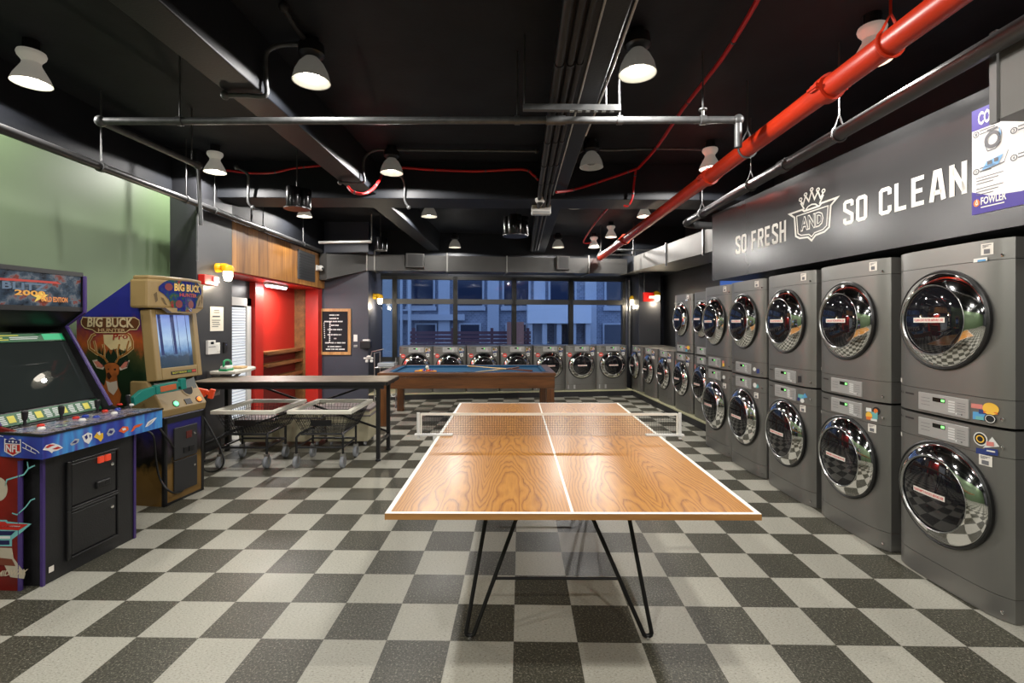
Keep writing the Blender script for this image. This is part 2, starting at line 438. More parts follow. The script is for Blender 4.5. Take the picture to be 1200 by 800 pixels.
# beams
def bx_(x, y): return x+.04*(y-3.7)
def tbeam(name, x0, x1): struct(name, MB().prism([(bx_(x0,-3.9),-3.9),(bx_(x1,-3.9),-3.9),(bx_(x1,11.2),11.2),(bx_(x0,11.2),11.2)], 3.10, ZC), beamm, bevel=.008)
tbeam('ceiling_beam', -1.87, -1.62); tbeam('ceiling_beam.001', .40, .70)
struct('ceiling_beam.002', MB().box(-3.73, 3.42, 6.0, 6.5, 3.05, ZC), beamm, bevel=.008)
struct('ceiling_beam.003', MB().box(-3.73, 3.42, .35, .85, 3.05, ZC), beamm, bevel=.008)
# right-hand pier with a dark face
struct('wall_pier_right', MB().box(3.0, 3.47, 10.5, 11.3, 0, 2.62), navy, bevel=.004)
struct('wall_right_header', MB().box(2.75, 3.8, 9.9, 11.6, 2.60, ZC), beamm)
# plinths under the back and right rows
plm = mat('plinth_side_paint', (.018,.018,.02), .5); plt = mat('cream_plinth_edge', rgb(186,184,150), .5)
pb0 = Vector((0, 9.84, 0))
def pp(u, d, z): return pb0+e_*u+n_*d+Vector((0,0,z))
def pbox(mb, u0, u1, d0, d1, z0, z1):
    return mb.add([pp(u0,d0,z0),pp(u1,d0,z0),pp(u1,d1,z0),pp(u0,d1,z0),pp(u0,d0,z1),pp(u1,d0,z1),pp(u1,d1,z1),pp(u0,d1,z1)],
        [(3,2,1,0),(4,5,6,7),(0,1,5,4),(1,2,6,5),(2,3,7,6),(3,0,4,7)])
struct('trim_2', pbox(MB(), -2.6, 2.78, 0, 1.0, 0, .105), plm)
struct('trim_3', pbox(MB(), -2.6, 2.78, -.006, 1.0, .105, .128), plt)
PR = [(2.88, 6.34), (2.755, 10.12)]
def prx(y): return PR[0][0]+(y-PR[0][1])/(PR[1][1]-PR[0][1])*(PR[1][0]-PR[0][0])
struct('trim_4', MB().prism([(prx(6.34),6.34),(3.77,6.34),(3.77,10.2),(prx(10.12),10.12)], 0, .105), plm)
struct('trim_5', MB().prism([(prx(6.34)-.006,6.34),(3.77,6.34),(3.77,10.2),(prx(10.12)-.006,10.12)], .105, .128), plt)
# fascia over the dryers
FA0 = Vector((2.50, 5.70, 0)); FA1 = Vector((2.665, 2.0, 0)); fd = (FA1-FA0).normalized(); fn = Vector((fd.y, -fd.x, 0))
if fn.x > 0: fn = -fn
fam = mat('satin_charcoal_panel', (.034,.034,.035), .24, noise=.05, nscale=2)
fq = FA0+fd*5.2
struct('wall_fascia', MB().prism([(FA0.x,FA0.y),(fq.x,fq.y),(3.45,fq.y),(3.45,FA0.y)], 2.02, 2.80), fam)
FAP = PLN(FA0+fn*.004, fn)
# ---------------------------------------------------------------- outside the windows
om = N('dusk_brick', .8); o = om.tc.outputs['Object']
bt = om.nt.nodes.new('ShaderNodeTexBrick'); om.put(om.comb(om.sep(o)[0], om.sep(o)[2], 0), bt.inputs['Vector']); bt.inputs['Scale'].default_value = 3.2
bt.inputs['Color1'].default_value = (.17,.20,.27,1); bt.inputs['Color2'].default_value = (.25,.28,.36,1); bt.inputs['Mortar'].default_value = (.42,.46,.54,1); bt.inputs['Mortar Size'].default_value = .012
om.col(bt.outputs[0])
struct('street', MB().box(-20, 20, 12.2, 26, -.35, -.2), mat('asphalt', (.12,.13,.16), .8))
bld = thing('apartment_building', 'pale brick building across the street seen through the windows', 'building', (0, 19, -.2))
MB().box(-16, 16, 19, 20, -.2, 12).build('wall', om.m, bld, world=True)
dkw = mat('dark_street_window', (.02,.03,.06), .15); ltw = mat('grey_street_trim', (.42,.46,.54), .6)
for k, x in enumerate([-5.2,-3.1,-1.2,.6,2.4,4.6]):
    w = MB().box(x-.55, x+.55, 18.9, 19.02, 2.15, 5.2).box(x-.6,x+.6,18.85,19.02,2.0,2.15).build('window_frame', ltw, bld, world=True)
    MB().box(x-.47, x+.47, 18.87, 18.91, 2.2, 5.1).build('window_glazing', dkw, w, world=True)
for x in (-4.1,-2.2,-.3,1.5,3.5): MB().box(x-.22, x+.22, 18.86, 19.02, -.1, 5.4).build('pilaster', ltw, bld, world=True)
for x in (-2.9,-1.2,.6,2.5,4.4):
    q_ = MB().box(x-.42, x+.42, 18.88, 19.02, .35, 1.5).build('window_frame', ltw, bld, world=True); MB().box(x-.36, x+.36, 18.86, 18.89, .4, 1.45).build('window_glazing', dkw, q_, world=True)
MB().box(-8, -1.4, 18.7, 19.1, 1.62, 1.85).build('stone_band', ltw, bld, world=True)
MB().box(-5.9, -3.9, 18.4, 19.2, -.2, 6).build('entrance_bay', mat('grey_render', (.30,.34,.37), .7), bld, world=True)
MB().box(1.0, 3.4, 18.2, 19.1, 1.5, 2.3).build('shop_fascia', mat('pale_shop_sign', (.62,.68,.78), .5), bld, world=True)
for x in (1.1, 1.65, 2.2, 2.75, 3.3): MB().box(x-.09, x+.09, 18.3, 18.6, -.2, 1.5).build('pillar', ltw, bld, world=True)
fe = thing('street_planter_fence', 'dark red timber fence standing on the street beyond the windows', 'fence', (-.9, 16.2, -.2))
f_ = MB()
for k in range(9): f_.box(-3.0, 1.0, 16.15, 16.2, .1+k*.13, .2+k*.13)
f_.build('rail_panel', mat('dusk_red_timber', (.12,.055,.075), .7), fe, world=True)
for x in (-2.9, -1.6, -.3, .9): MB().box(x-.05, x+.05, 16.2, 16.3, -.2, 1.35).build('post', mat('dusk_red_timber', (.12,.055,.075)), fe, world=True)
tag(MB().box(.2,.75,15.9,16.1,-.2,1.55).build('parking_sign_board', mat('dusk_orange', (.35,.16,.13), .6)), 'orange board standing in front of the dark red street fence', 'board')
cdm = N('drain_downpipe', .5)
tag(MB().cyl((-3.4,18.2,-.2),(-3.4,18.2,8),.07).cyl((-3.7,18.2,-.2),(-3.7,18.2,8),.05).beam((-3.75,18.2,2),(-2.9,18.2,2),.05,.05).build('drainpipe', mat('pale_drainpipe', (.4,.45,.52), .5)), 'pale pair of drainpipes climbing the brick facade outside', 'pipe')
# ================================================================ washers and dryers
wbody = mat('graphite_metallic_steel', (.225,.220,.205), .36, .6, noise=.04, nscale=1.5)
wdark = mat('black_rubber_gasket', (.01,.01,.01), .4)
dglass = mat('dark_door_glass', (.008,.008,.010), .03, 0, .9)
drumm = mat('drum_steel', (.3,.3,.3), .25, .9)
platem = mat('silver_control_plate', (.46,.455,.44), .35, .35)
disp = mat('display_window', (.01,.012,.01), .15)
ledg = mat('green_led', (.1,.6,.15), .4, emit=(.25,1,.2), es=1.2)
keyg = mat('grey_key', (.30,.30,.30), .5)
labr = mat('red_print', rgb(206,44,44), .6)
labw = mat('white_label', rgb(232,226,216), .6)
labg = mat('grey_print', (.12,.12,.13), .6)
SW, SD, SH = .70, .74, .975
def bow(u): return .006*(1-u*u) - .050*abs(u)**6    # convex front, rounded at both sides
def front_prism(z0, z1, inset=0.0, n=22):
    pts = []
    for k in range(n+1):
        u = math.sin((k/n-.5)*PI)
        pts.append(((SW/2-inset)*u, -bow(u)+.0+inset))
    pts += [(SW/2-inset, SD), (-SW/2+inset, SD)]
    return MB().prism(pts, z0, z1)
def FR(off): return lambda u, v: (u, -bow(u/(SW/2))-off, v)
def door(t, zc, R, st, tilt):
    d = MB().lathe([(R+.012,.0),(R+.012,-.016),(R+.004,-.022),(R-.004,-.018)], (0,0,zc), 'y', 56, cap=False).build('door', wdark, t, smooth=True)
    MB().lathe([(R-.001,-.008),(R-.003,-.020),(R-.010,-.029),(R-.030,-.045),(R-.050,-.058),(R-.068,-.068),(R-.073,-.070),(R-.076,-.066),(R-.078,-.040)], (0,0,zc), 'y', 64, cap=False).build('chrome_ring', chrome, d, smooth=True)
    r = R-.072
    MB().lathe([(r,-.066),(r-.004,-.071),(r-.009,-.064)], (0,0,zc), 'y', 56, cap=False).build('glass_rim', steel, d, smooth=True)
    MB().lathe([(r-.006,-.058),(r*.8,-.070),(r*.55,-.078),(r*.3,-.083),(.002,-.085)], (0,0,zc), 'y', 48).build('door_glass', dglass, d, smooth=True)
    f = lambda u, v: (u, -.088+.45*((u*u+(v-zc)**2)), v)
    lb = MB().grid([f(-.102,zc-.014),f(.102,zc-.014),f(.102,zc+.014),f(-.102,zc+.014)], (10,1)); lb.v = [f(x,z) for x,y,z in lb.v]
    lb.build('warning_label', labw, d)
    f2 = lambda u, v: (u, -.0895+.45*((u*u+(v-zc)**2)), v)
    MB().textr(f2, st, -.094, .094, zc-.007, zc+.007, .015).build('lettering', labr, d)
def controls(t, z0, washer):
    z1 = z0+.105
    f = FR(.0); p = MB().box(-.15, .165, -.012, .03, z0, z1).build('control_plate', platem, t, bevel=.002)
    y = -.0132; q = lambda u, v: (u, y, v)
    MB().rect(q, -.052, .028, z1-.042, z1-.018).build('display', disp, p)
    MB().rect(lambda u,v: (u, y-.001, v), .004, .025, z1-.037, z1-.023).build('lit_digits', ledg, p)
    k = MB()
    for i in range(5): k.rect(q, .048, .088, z1-.03-.014*i, z1-.022-.014*i)
    k.rect(q, .092, .125, z0+.012, z0+.022)
    k.build('keys', mat('pale_key', (.7,.7,.68), .5), p)
    k = MB()
    for i in range(3): k.rect(q, -.13, -.07, z1-.03-.02*i, z1-.028-.02*i)
    for i in range(4): k.rect(q, .10, .15, z1-.028-.015*i, z1-.0262-.015*i)
    k.rect(q, .10, .132, z0+.013, z0+.021)
    k.build('printed_legend', labg, p)
    g = FR(.002)
    MB().disc(g, -.318, z1-.022, .007).textr(g, 'LG', -.305, -.285, z1-.028, z1-.016).rect(g, -.262, -.190, z1-.026, z1-.016).build('maker_badge', mat('badge_print', (.035,.03,.03), .4), t)
def body(t, seams):
    zs = [0]+seams+[SH]
    for i in range(len(zs)-1):
        front_prism(zs[i]+(.004 if i == 0 else .0015), zs[i+1]-.0015).build(('kick_panel','front_cabinet','control_fascia')[i] if len(zs) == 4 else 'cabinet', wbody, t, smooth=True)
    front_prism(.006, SH-.006, .006).build('inner_chassis', wdark, t)
    f = FR(.003)
    m = MB()
    for z in (.045, SH-.09): MB().lathe([(.009,0),(.009,-.004),(.005,-.006)], (.312,-bow(.89),z), 'y', 12).build('screw_cap', chrome, t, smooth=True)
LBL = []
def wlabel(t, u0, u1, v0, v1):
    o = MB().rect(FR(.002), u0, u1, v0, v1).build('white_label', labw, t, label='white paper label')
    m = MB(); h = v1-v0; g = FR(.003)
    for k, (a, b) in enumerate(((.62,.90),(.72,.80),(.55,.66))): m.rect(g, u0+.008, u1-.008-.012*k, v1-h*(.16+.1*k), v1-h*(.11+.1*k))
    m.rect(g, u0+.014, u1-.014, v0+.1*h, v0+.5*h)
    m.build('label_print', mat('grey_label_print', (.16,.16,.17), .6), o)
def washer0():
    t = thing('washing_machine', 'x', 'washing machine')
    body(t, [.125, .835]); controls(t, .852, True)
    door(t, .545, .285, 'PLEASE EMPTY POCKETS BEFORE USE', 0)
    f = FR(.002)
    wlabel(t, .215, .275, .775, .83)
    MB().rect(f, -.335, -.305, .80, .825).build('white_label', labw, t)
    return t
def dryer0():
    t = thing('tumble_dryer', 'x', 'tumble dryer')
    body(t, [.145, .865]); controls(t, .018, False)
    door(t, .555, .275, 'CLEAN LINT FILTER BEFORE USE', 0)
    f = FR(.002)
    wlabel(t, .225, .28, .895, .955)
    MB().rect(f, -.335, -.305, .16, .185).build('white_label', labw, t)
    return t
W0, D0 = washer0(), dryer0(); used = {'w': False, 'd': False}
def put(kind, loc, rz, label, s=1.0, group=None):
    src = W0 if kind == 'w' else D0
    if not used[kind]: o = src; used[kind] = True
    else: o = copy_tree(src)
    place(o, loc, rz, s); o['label'] = label
    if group: o['group'] = group
    elif 'group' in o: del o['group']
    return o
stick_c = [mat('sticker_'+n, rgb(*c), .5) for n, c in (('yellow',(240,190,70)),('blue',(90,160,210)),('black',(30,32,34)),('white',(225,225,220)),('pink',(214,130,120)),('navy',(44,60,120)),('orange',(226,120,50)),('teal',(110,180,180)))]
def sticker(o, shapes):
    """shapes: (kind, colour, u, v, a, b)"""
    h = .0022
    for kind, c, u, v, a, b in shapes:
        f = FR(h); h += .0006
        m = MB()
        if kind == 'disc': m.disc(f, u, v, a, 20, b)
        elif kind == 'rect': m.poly(f, [(u-a,v-b),(u+a,v-b*.8),(u+a*.95,v+b),(u-a*.95,v+b*.85)])
        elif kind == 'ring': m.ring(f, u, v, a, b)
        elif kind == 'tri': m.poly(f, [(u-a,v-b),(u+a,v-b*.3),(u+a*.2,v+b)])
        x = m.build('sticker', stick_c[c], o, label='colourful sticker')
st_names = ['stack beside the poster, nearest the camera', 'second stack from the camera', 'third stack from the camera', 'fourth stack from the camera', 'fifth stack from the camera']
XW = 2.540
edges = [(2.395,3.085),(3.165,3.875),(3.925,4.645),(4.69,5.375),(5.415,6.115)]
RZR = -PI/2
stacks = []
for i, (a, b) in enumerate(edges):
    y = (a+b)/2; xw = XW + (.02 if i == 4 else 0)
    w = put('w', (xw, y, 0), RZR, 'grey washing machine, lower unit of the '+st_names[i], 1.0, 'lower washers of the tall right-hand stacks')
    d = put('d', (xw, y, .985), RZR, 'grey tumble dryer, upper unit of the '+st_names[i], 1.0, 'upper dryers of the tall right-hand stacks')
    stacks.append((w, d))
w, d = stacks[0]
sticker(d, [('rect',1,.215,.045,.032,.022),('rect',4,.205,.095,.030,.013),('rect',5,.235,.07,.02,.012),('disc',0,.268,.092,.034,.032),('rect',6,.268,.072,.03,.006),('disc',2,.268,.04,.026,.024),('ring',3,.268,.04,.018,.021),('rect',7,.222,.035,.02,.01),('rect',3,.225,.872,.034,.011),('rect',1,.232,.868,.02,.005)])
sticker(w, [('rect',5,.228,.845,.028,.016),('disc',3,.222,.91,.034,.036),('disc',2,.222,.91,.028,.030),('ring',0,.222,.91,.014,.020),('tri',3,.27,.90,.034,.034),('rect',4,.268,.895,.016,.012),('rect',5,.272,.855,.028,.018),('rect',3,.272,.858,.018,.004)])
w, d = stacks[1]
sticker(w, [('disc',2,.275,.925,.026,.028),('disc',6,.272,.925,.014,.016),('rect',7,.262,.892,.024,.026),('rect',3,.222,.925,.022,.014),('disc',0,.225,.885,.026,.026),('rect',6,.226,.868,.022,.012),('rect',3,.262,.862,.022,.008)])
w, d = stacks[2]
sticker(d, [('rect',2,.21,.06,.022,.03)])
sticker(w, [('rect',7,.225,.90,.034,.02),('tri',1,.262,.91,.03,.026),('disc',3,.242,.868,.022,.018),('rect',5,.20,.876,.016,.014)])
w, d = stacks[3]
sticker(d, [('disc',3,.22,.075,.024,.02),('rect',5,.27,.06,.018,.025)])
sticker(w, [('disc',3,.225,.90,.028,.024),('tri',7,.262,.895,.022,.026)])
w, d = stacks[4]
sticker(d, [('disc',4,.222,.085,.022,.02),('rect',0,.228,.055,.02,.02)])
sticker(w, [('disc',3,.235,.90,.026,.022),('rect',2,.20,.86,.02,.016)])
# far right group on the plinth
def sx(px): return S(px, 440, 2.845).y
pxs = [741, 755, 769.5, 787.8, 806.8, 832.5]
for i in range(5):
    y1, y0 = sx(pxs[i]), sx(pxs[i+1]); y = (y0+y1)/2; wd = y1-y0
    s = min(1.0, (wd-.02)/SW)
    s = .94
    x = prx(y)+.03
    names = ['first from the corner on the right plinth', 'middle one on the right plinth', 'next to the stack on the right plinth', '', '']
    if i < 3:
        w = put('w', (x, y, .129), RZR+rad(2), 'grey washing machine standing alone, '+names[i], s, 'single washers on the right plinth')
        sticker(w, [('disc',4,-.26,.79,.04,.04),('rect',3,.25,.80,.05,.03)])
    else:
        nm = ('farther', 'nearer')[i-3]
        w = put('w', (x, y, .129), RZR+rad(2), 'grey washing machine below, in the %s stack on the right plinth' % nm, s, 'stacks on the right plinth')
        sticker(w, [('disc',4,-.26,.79,.04,.04)])
        put('d', (x, y, .129+.985*s), RZR+rad(2), 'grey tumble dryer on top, in the %s stack on the right plinth' % nm, s, 'stacks on the right plinth')
# seven along the window
WF = PLN(pp(0,.05,0), n_)
bx = [467.5, 507, 547, 586, 625.3, 663, 699.8, 735.5]
ordn = ['first from the left, behind the rack of pool balls', 'second from the left', 'third from the left', 'middle one of seven', 'fifth from the left, by the pool table corner', 'sixth from the left, clear of the pool table', 'last on the right, at the corner pier']
badge = mat('red_badge', rgb(214,70,62), .5)
us = [(WF(p, 430)-pb0).dot(e_) for p in bx]
for i in range(7):
    u = (us[i]+us[i+1])/2
    s = .945
    p = pp(u, .05, .129)
    w = put('w', p, BA, 'grey washing machine under the windows, '+ordn[i], s, 'washers in the row under the windows')
    f = FR(.004)
    MB().disc(f, -.262, .775, .046).build('round_badge', badge, w, label='round red badge')
    MB().rect(FR(.005), -.29, -.236, .768, .782).build('badge_print', labw, w)
    sticker(w, [('rect',(0,7,3,0,2,6,7)[i],.245,.90,.045,.04),('rect',3,.255,.79,.028,.04)])
    if i >= 4: MB().rect(f, -.30, -.14, .03, .115).build('white_label', platem, w, label='pale rating plate')

# ================================================================ lettering and emblem on the fascia
LT = {
 'S': [([(.85,1.45),(.85,1.75),(.75,1.85),(.25,1.85),(.15,1.75),(.15,1.25),(.85,.75),(.85,.25),(.75,.15),(.25,.15),(.15,.25),(.15,.55)],0)],
 'O': [([(.15,.27),(.27,.15),(.73,.15),(.85,.27),(.85,1.73),(.73,1.85),(.27,1.85),(.15,1.73)],1)],
 'F': [([(.15,0),(.15,2)],0),([(.15,1.85),(.86,1.85)],0),([(.15,1.02),(.75,1.02)],0)],
 'R': [([(.15,0),(.15,2)],0),([(.15,1.85),(.73,1.85),(.85,1.73),(.85,1.14),(.73,1.02),(.15,1.02)],0),([(.5,1.02),(.87,0)],0)],
 'E': [([(.15,0),(.15,2)],0),([(.15,1.85),(.86,1.85)],0),([(.15,1.02),(.75,1.02)],0),([(.15,.15),(.86,.15)],0)],
 'H': [([(.15,0),(.15,2)],0),([(.85,0),(.85,2)],0),([(.15,1.02),(.85,1.02)],0)],
 'C': [([(.85,1.4),(.85,1.73),(.73,1.85),(.27,1.85),(.15,1.73),(.15,.27),(.27,.15),(.73,.15),(.85,.27),(.85,.6)],0)],
 'L': [([(.15,0),(.15,2)],0),([(.15,.15),(.86,.15)],0)],
 'A': [([(.12,0),(.38,1.88),(.62,1.88),(.88,0)],0),([(.24,.55),(.76,.55)],0)],
 'N': [([(.15,0),(.15,2)],0),([(.85,0),(.85,2)],0),([(.15,1.8),(.85,.2)],0)],
}
vinyl = mat('white_vinyl_lettering', rgb(226,224,216), .5)
def block(f, st, u0, u1, v0, v1, parent):
    adv = [1.22 if c != ' ' else .75 for c in st]; tot = sum(adv)-.22; x = 0; mb = MB()
    for c, a in zip(st+' ', adv+[0]):
        if c == ' ' and mb.v: mb.build('lettering', vinyl, parent, world=True); mb = MB()
        for pts, cl in LT.get(c, []):
            mb.stroke(lambda p, q: f(u0+(x+p)/tot*(u1-u0), v0+q/2*(v1-v0)), pts, .30, bool(cl))
        x += a
def fap(off):
    def f(s, z):
        q = FA0+fd*s+fn*off; return Vector((q.x, q.y, z))
    return f
def fs(px, py): q = FAP(px, py); return ((q-FA0).dot(fd), q.z)
tl = thing('wall_lettering', 'white painted slogan SO FRESH AND SO CLEAN with crown shield on dark panel', 'sign', tuple(FA0+Vector((0,0,2.2))))
s0, z0 = fs(862, 297.5); s1, z1 = fs(921, 283); _, zt = fs(862, 278)
zb = .5*(z0+z1); zt = zb+.19
block(fap(.003), 'SO FRESH', s0, s1, zb, zt, tl)
s2, _ = fs(988, 260); s3, _ = fs(1133, 222)
block(fap(.003), 'SO CLEAN', s2, s3, zb, zt-.005, tl)
# crown and shield, drawn in its own unit square
ea, zc0 = fs(925, 280); eb, _ = fs(981, 240)
W_ = eb-ea
def em(x, y): return fap(.003)(ea+W_*x, zb-.06+W_*.76*y)
m = MB()
m.stroke(em, [(0,.66),(.12,.56),(.15,.18),(.24,.12),(.42,.10),(.50,.02),(.58,.10),(.76,.12),(.85,.18),(.88,.56),(1,.66),(.70,.66),(.66,.62),(.34,.62),(.30,.66)], .035, True)
m.stroke(em, [(.17,.57),(.20,.22),(.27,.17),(.44,.15),(.50,.09),(.56,.15),(.73,.17),(.80,.22),(.83,.57)], .02, True)
m.stroke(em, [(.34,.66),(.26,.80)], .028).stroke(em, [(.66,.66),(.74,.80)], .028)
m.stroke(em, [(.37,.63),(.42,.68),(.5,.70),(.58,.68),(.63,.63)], .025)
pk = [(.26,.84),(.32,.76),(.37,.90),(.44,.78),(.50,.95),(.56,.78),(.63,.90),(.68,.76),(.74,.84)]
m.stroke(em, pk, .028)
for i in (0,2,4,6,8): m.ring(em, pk[i][0], pk[i][1]+.03, .018, .04, 14)
m.build('crown_shield_emblem', vinyl, tl, world=True)
MB().textr(em, 'AND', .26, .74, .24, .52, .06).build('emblem_letters', vinyl, tl, world=True)
MB().textr(lambda a,b: em(a,b)+fn*.0015, 'AND', .275, .725, .265, .50, .005).build('emblem_letter_centres', fam, tl, world=True)

# poster
ps, zp0 = fs(1139.5, 252.5); pe = ps+.55
_, zp1 = fs(1139.5, 131); _, zpb = fs(1139.5, 155)
po = thing('instruction_poster', 'white and purple wash instruction poster on the dark panel', 'poster', tuple(FA0+fd*ps+Vector((0,0,zp0))))
pc = MB(); f0 = fap(.003)
pc.add([fap(.001)(ps,zp0),fap(.001)(pe,zp0),fap(.001)(pe,zp1),fap(.001)(ps,zp1),fap(.006)(ps,zp0),fap(.006)(pe,zp0),fap(.006)(pe,zp1),fap(.006)(ps,zp1)],[(3,2,1,0),(4,5,6,7),(0,1,5,4),(1,2,6,5),(2,3,7,6),(3,0,4,7)])
pc.build('sheet', mat('poster_paper', rgb(226,224,222), .5), po, world=True)
pur = mat('purple_print', rgb(64,50,140), .5); f1 = fap(.0075); f2s = fap(.009); KU = .5
def f2(u, v): return fap(.009)(ps+(u-ps)*KU, v)
def f3(u, v): return fap(.0105)(ps+(u-ps)*KU, v)
MB().rect(f1, ps, pe, zpb, zp1).build('purple_band', pur, po, world=True); MB().poly(f1, [(ps,zp0),(pe,zp0),(pe,zp0+.10),(ps+.25,zp0+.07),(ps+.1,zp0+.085),(ps,zp0+.13)]).build('purple_band', pur, po, world=True)
MB().textr(f2s, 'COMMERCIAL', ps+.035, ps+.31, zpb+.02, zp1-.02, .03).build('white_lettering', vinyl, po, world=True); MB().textr(f2, 'FOWLER', ps+.10, ps+.36, zp0+.046, zp0+.088, .03).build('white_lettering', vinyl, po, world=True)
m = MB()
for i, (u, v) in enumerate(((.05,.44),(.05,.235),(.43,.39),(.43,.25))):
    m.ring(f2, ps+u, zp0+v, .024, .034, 18, .5)
    m.textr(f2, str(i+1), ps+u-.009, ps+u+.009, zp0+v-.008, zp0+v+.008, .02)
    for k in range(2): m.rect(f2, ps+u+.04, ps+u+.20-.04*k, zp0+v+.010-.018*k, zp0+v+.016-.018*k)
for k in range(6): m.rect(f2, ps+.05, ps+.33-.05*(k%3), zp0+.195-.016*k-(.012 if k > 2 else 0), zp0+.199-.016*k-(.012 if k > 2 else 0))
m.build('printed_text', labg, po, world=True)
m = MB().ring(f2, ps+.22, zp0+.385, .05, .085, 24, .55).rect(f2, ps+.165, ps+.275, zp0+.435, zp0+.445)
m.stroke(f2, [(ps+.14,zp0+.37),(ps+.17,zp0+.33),(ps+.25,zp0+.33),(ps+.30,zp0+.36)], .006)
m.build('drawing_of_drum', labg, po, world=True)
blp = mat('light_blue_print', rgb(120,170,215), .5)
MB().poly(f2, [(ps+.11,zp0+.235),(ps+.28,zp0+.245),(ps+.33,zp0+.29),(ps+.16,zp0+.275)]).poly(f2, [(ps+.29,zp0+.37),(ps+.31,zp0+.40),(ps+.29,zp0+.44),(ps+.28,zp0+.40)]).build('drawing_in_blue', blp, po, world=True)
MB().stroke(f3, [(ps+.10,zp0+.23),(ps+.34,zp0+.245),(ps+.38,zp0+.30)], .006).rect(f3, ps+.17, ps+.22, zp0+.255, zp0+.275).rect(f3, ps+.24, ps+.28, zp0+.26, zp0+.28).build('drawing_lines', labg, po, world=True)
MB().disc(f2, ps+.055, zp0+.062, .034, 20, .02).build('round_logo', mat('orange_print', rgb(232,120,50), .5), po, world=True)
MB().stroke(f3, [(ps+.045,zp0+.055),(ps+.06,zp0+.078),(ps+.07,zp0+.055),(ps+.05,zp0+.052)], .006).rect(f2, ps+.10, ps+.34, zp0+.030, zp0+.036).build('logo_mark', vinyl, po, world=True)

# ================================================================ table tennis table
TT = thing('ping_pong_table', 'wood veneer ping pong table with white lines on black hairpin legs', 'table', (.3255, 3.287, 0), rad(-1.6))
TW, TL, THT = 1.508, 2.695, .76
ven = veneer_mat()
edge_m = wood('oak_edge', rgb(196,146,84), rgb(160,110,58), 10, 0, .4)
MB().box(-TW/2, TW/2, -TL/2, TL/2, THT-.0245, THT-.0005).build('core_edge', edge_m, TT)
MB().box(-TW/2+.001, TW/2-.001, -TL/2+.001, TL/2-.001, THT-.0005, THT).build('tabletop', ven, TT)
line = mat('white_table_line', rgb(238,234,222), .4); z = THT+.0006; fz = lambda u, v: (u, v, z)
m = MB(); lw = .02
m.rect(fz, -TW/2, TW/2, -TL/2, -TL/2+lw).rect(fz, -TW/2, TW/2, TL/2-lw, TL/2).rect(fz, -TW/2, -TW/2+lw, -TL/2+lw, TL/2-lw).rect(fz, TW/2-lw, TW/2, -TL/2+lw, TL/2-lw)
m.rect(fz, -.006, .006, -TL/2+lw, TL/2-lw); m.build('white_lines', line, TT)
MB().rect(lambda u,v: (u,v,THT+.0008), -TW/2+lw, TW/2-lw, -.0015, .0015).build('centre_joint', mat('dark_joint_gap', (.08,.045,.02), .6), TT)  # flat dark brown line drawn across the joint
legm = mat('black_steel_rod', (.018,.018,.018), .38, .4)
def inv(p): return THING_M[TT.name].inverted() @ Vector(p)
for s in (-1, 1):
    for side in (-1, 1):
        fx = -.428 if side < 0 else .428; fy = s*.945
        fx -= .02
        foot = Vector((fx, fy, .024))
        xo, xi = (-.343, -.143) if side < 0 else (.318, .075)
        outer = Vector((xo, fy-s*.17, THT-.028)); inner = Vector((xi, fy-s*.17, THT-.028))
        arc = [foot+Vector((side*.020*math.cos(a_), 0, -.014*math.sin(a_)+.004)) for a_ in [rad(k_) for k_ in range(0,181,30)]]
        pts = [outer]+arc+[inner]
        g = MB().tube(pts, .0105, 10).build('leg', legm, TT, smooth=True)
        MB().lathe([(.011,0),(.011,.012),(.007,.016)], (fx, fy, 0), 'z', 12).build('foot_tip', steel, g, smooth=True)
        MB().box(min(outer.x,inner.x)-.03, max(outer.x,inner.x)+.03, outer.y-.04, outer.y+.04, THT-.03, THT-.0245).build('mounting_plate', legm, TT)
    t_ = .345; zz = .012+(THT-.04)*t_
    xin = .428-.215*t_
    MB().cyl((-.448+(-.143+.448)*t_, s*(.945-.17*t_), zz), (.408+(.075-.408)*t_, s*(.945-.17*t_), zz), .007, 10).build('stretcher', legm, TT, smooth=True)
NT = thing('table_tennis_net', 'white taped net clamped across the ping pong table', 'net', (.3255, 3.287, THT), rad(-1.6))
hx = .865
netm = mat('dark_net_cord', (.012,.012,.014), .8)
MB().grid([(-hx,0,.008),(hx,0,.008),(hx,0,.142),(-hx,0,.142)], (150, 11)).build('mesh', netm, NT, wire=.0026)
MB().box(-hx, hx, -.004, .004, .138, .153).build('top_tape', line, NT)
for s in (-1, 1):
    p = MB().cyl((s*(hx+.02),0,-.02), (s*(hx+.02),0,.156), .011, 12).build('post', whitep, NT, smooth=True)
    MB().box(s*(TW/2-.10), s*(hx+.045), -.018, .018, -.0165+.0175, .012).box(s*(TW/2+.006), s*(TW/2+.03), -.016, .016, -.05, .004).box(s*(TW/2-.07), s*(TW/2+.03), -.016, .016, -.055, -.045).build('clamp', whitep, p)
    MB().box(s*(hx-.004), s*(hx+.006), -.005, .005, .004, .15).build('end_band', line, NT)

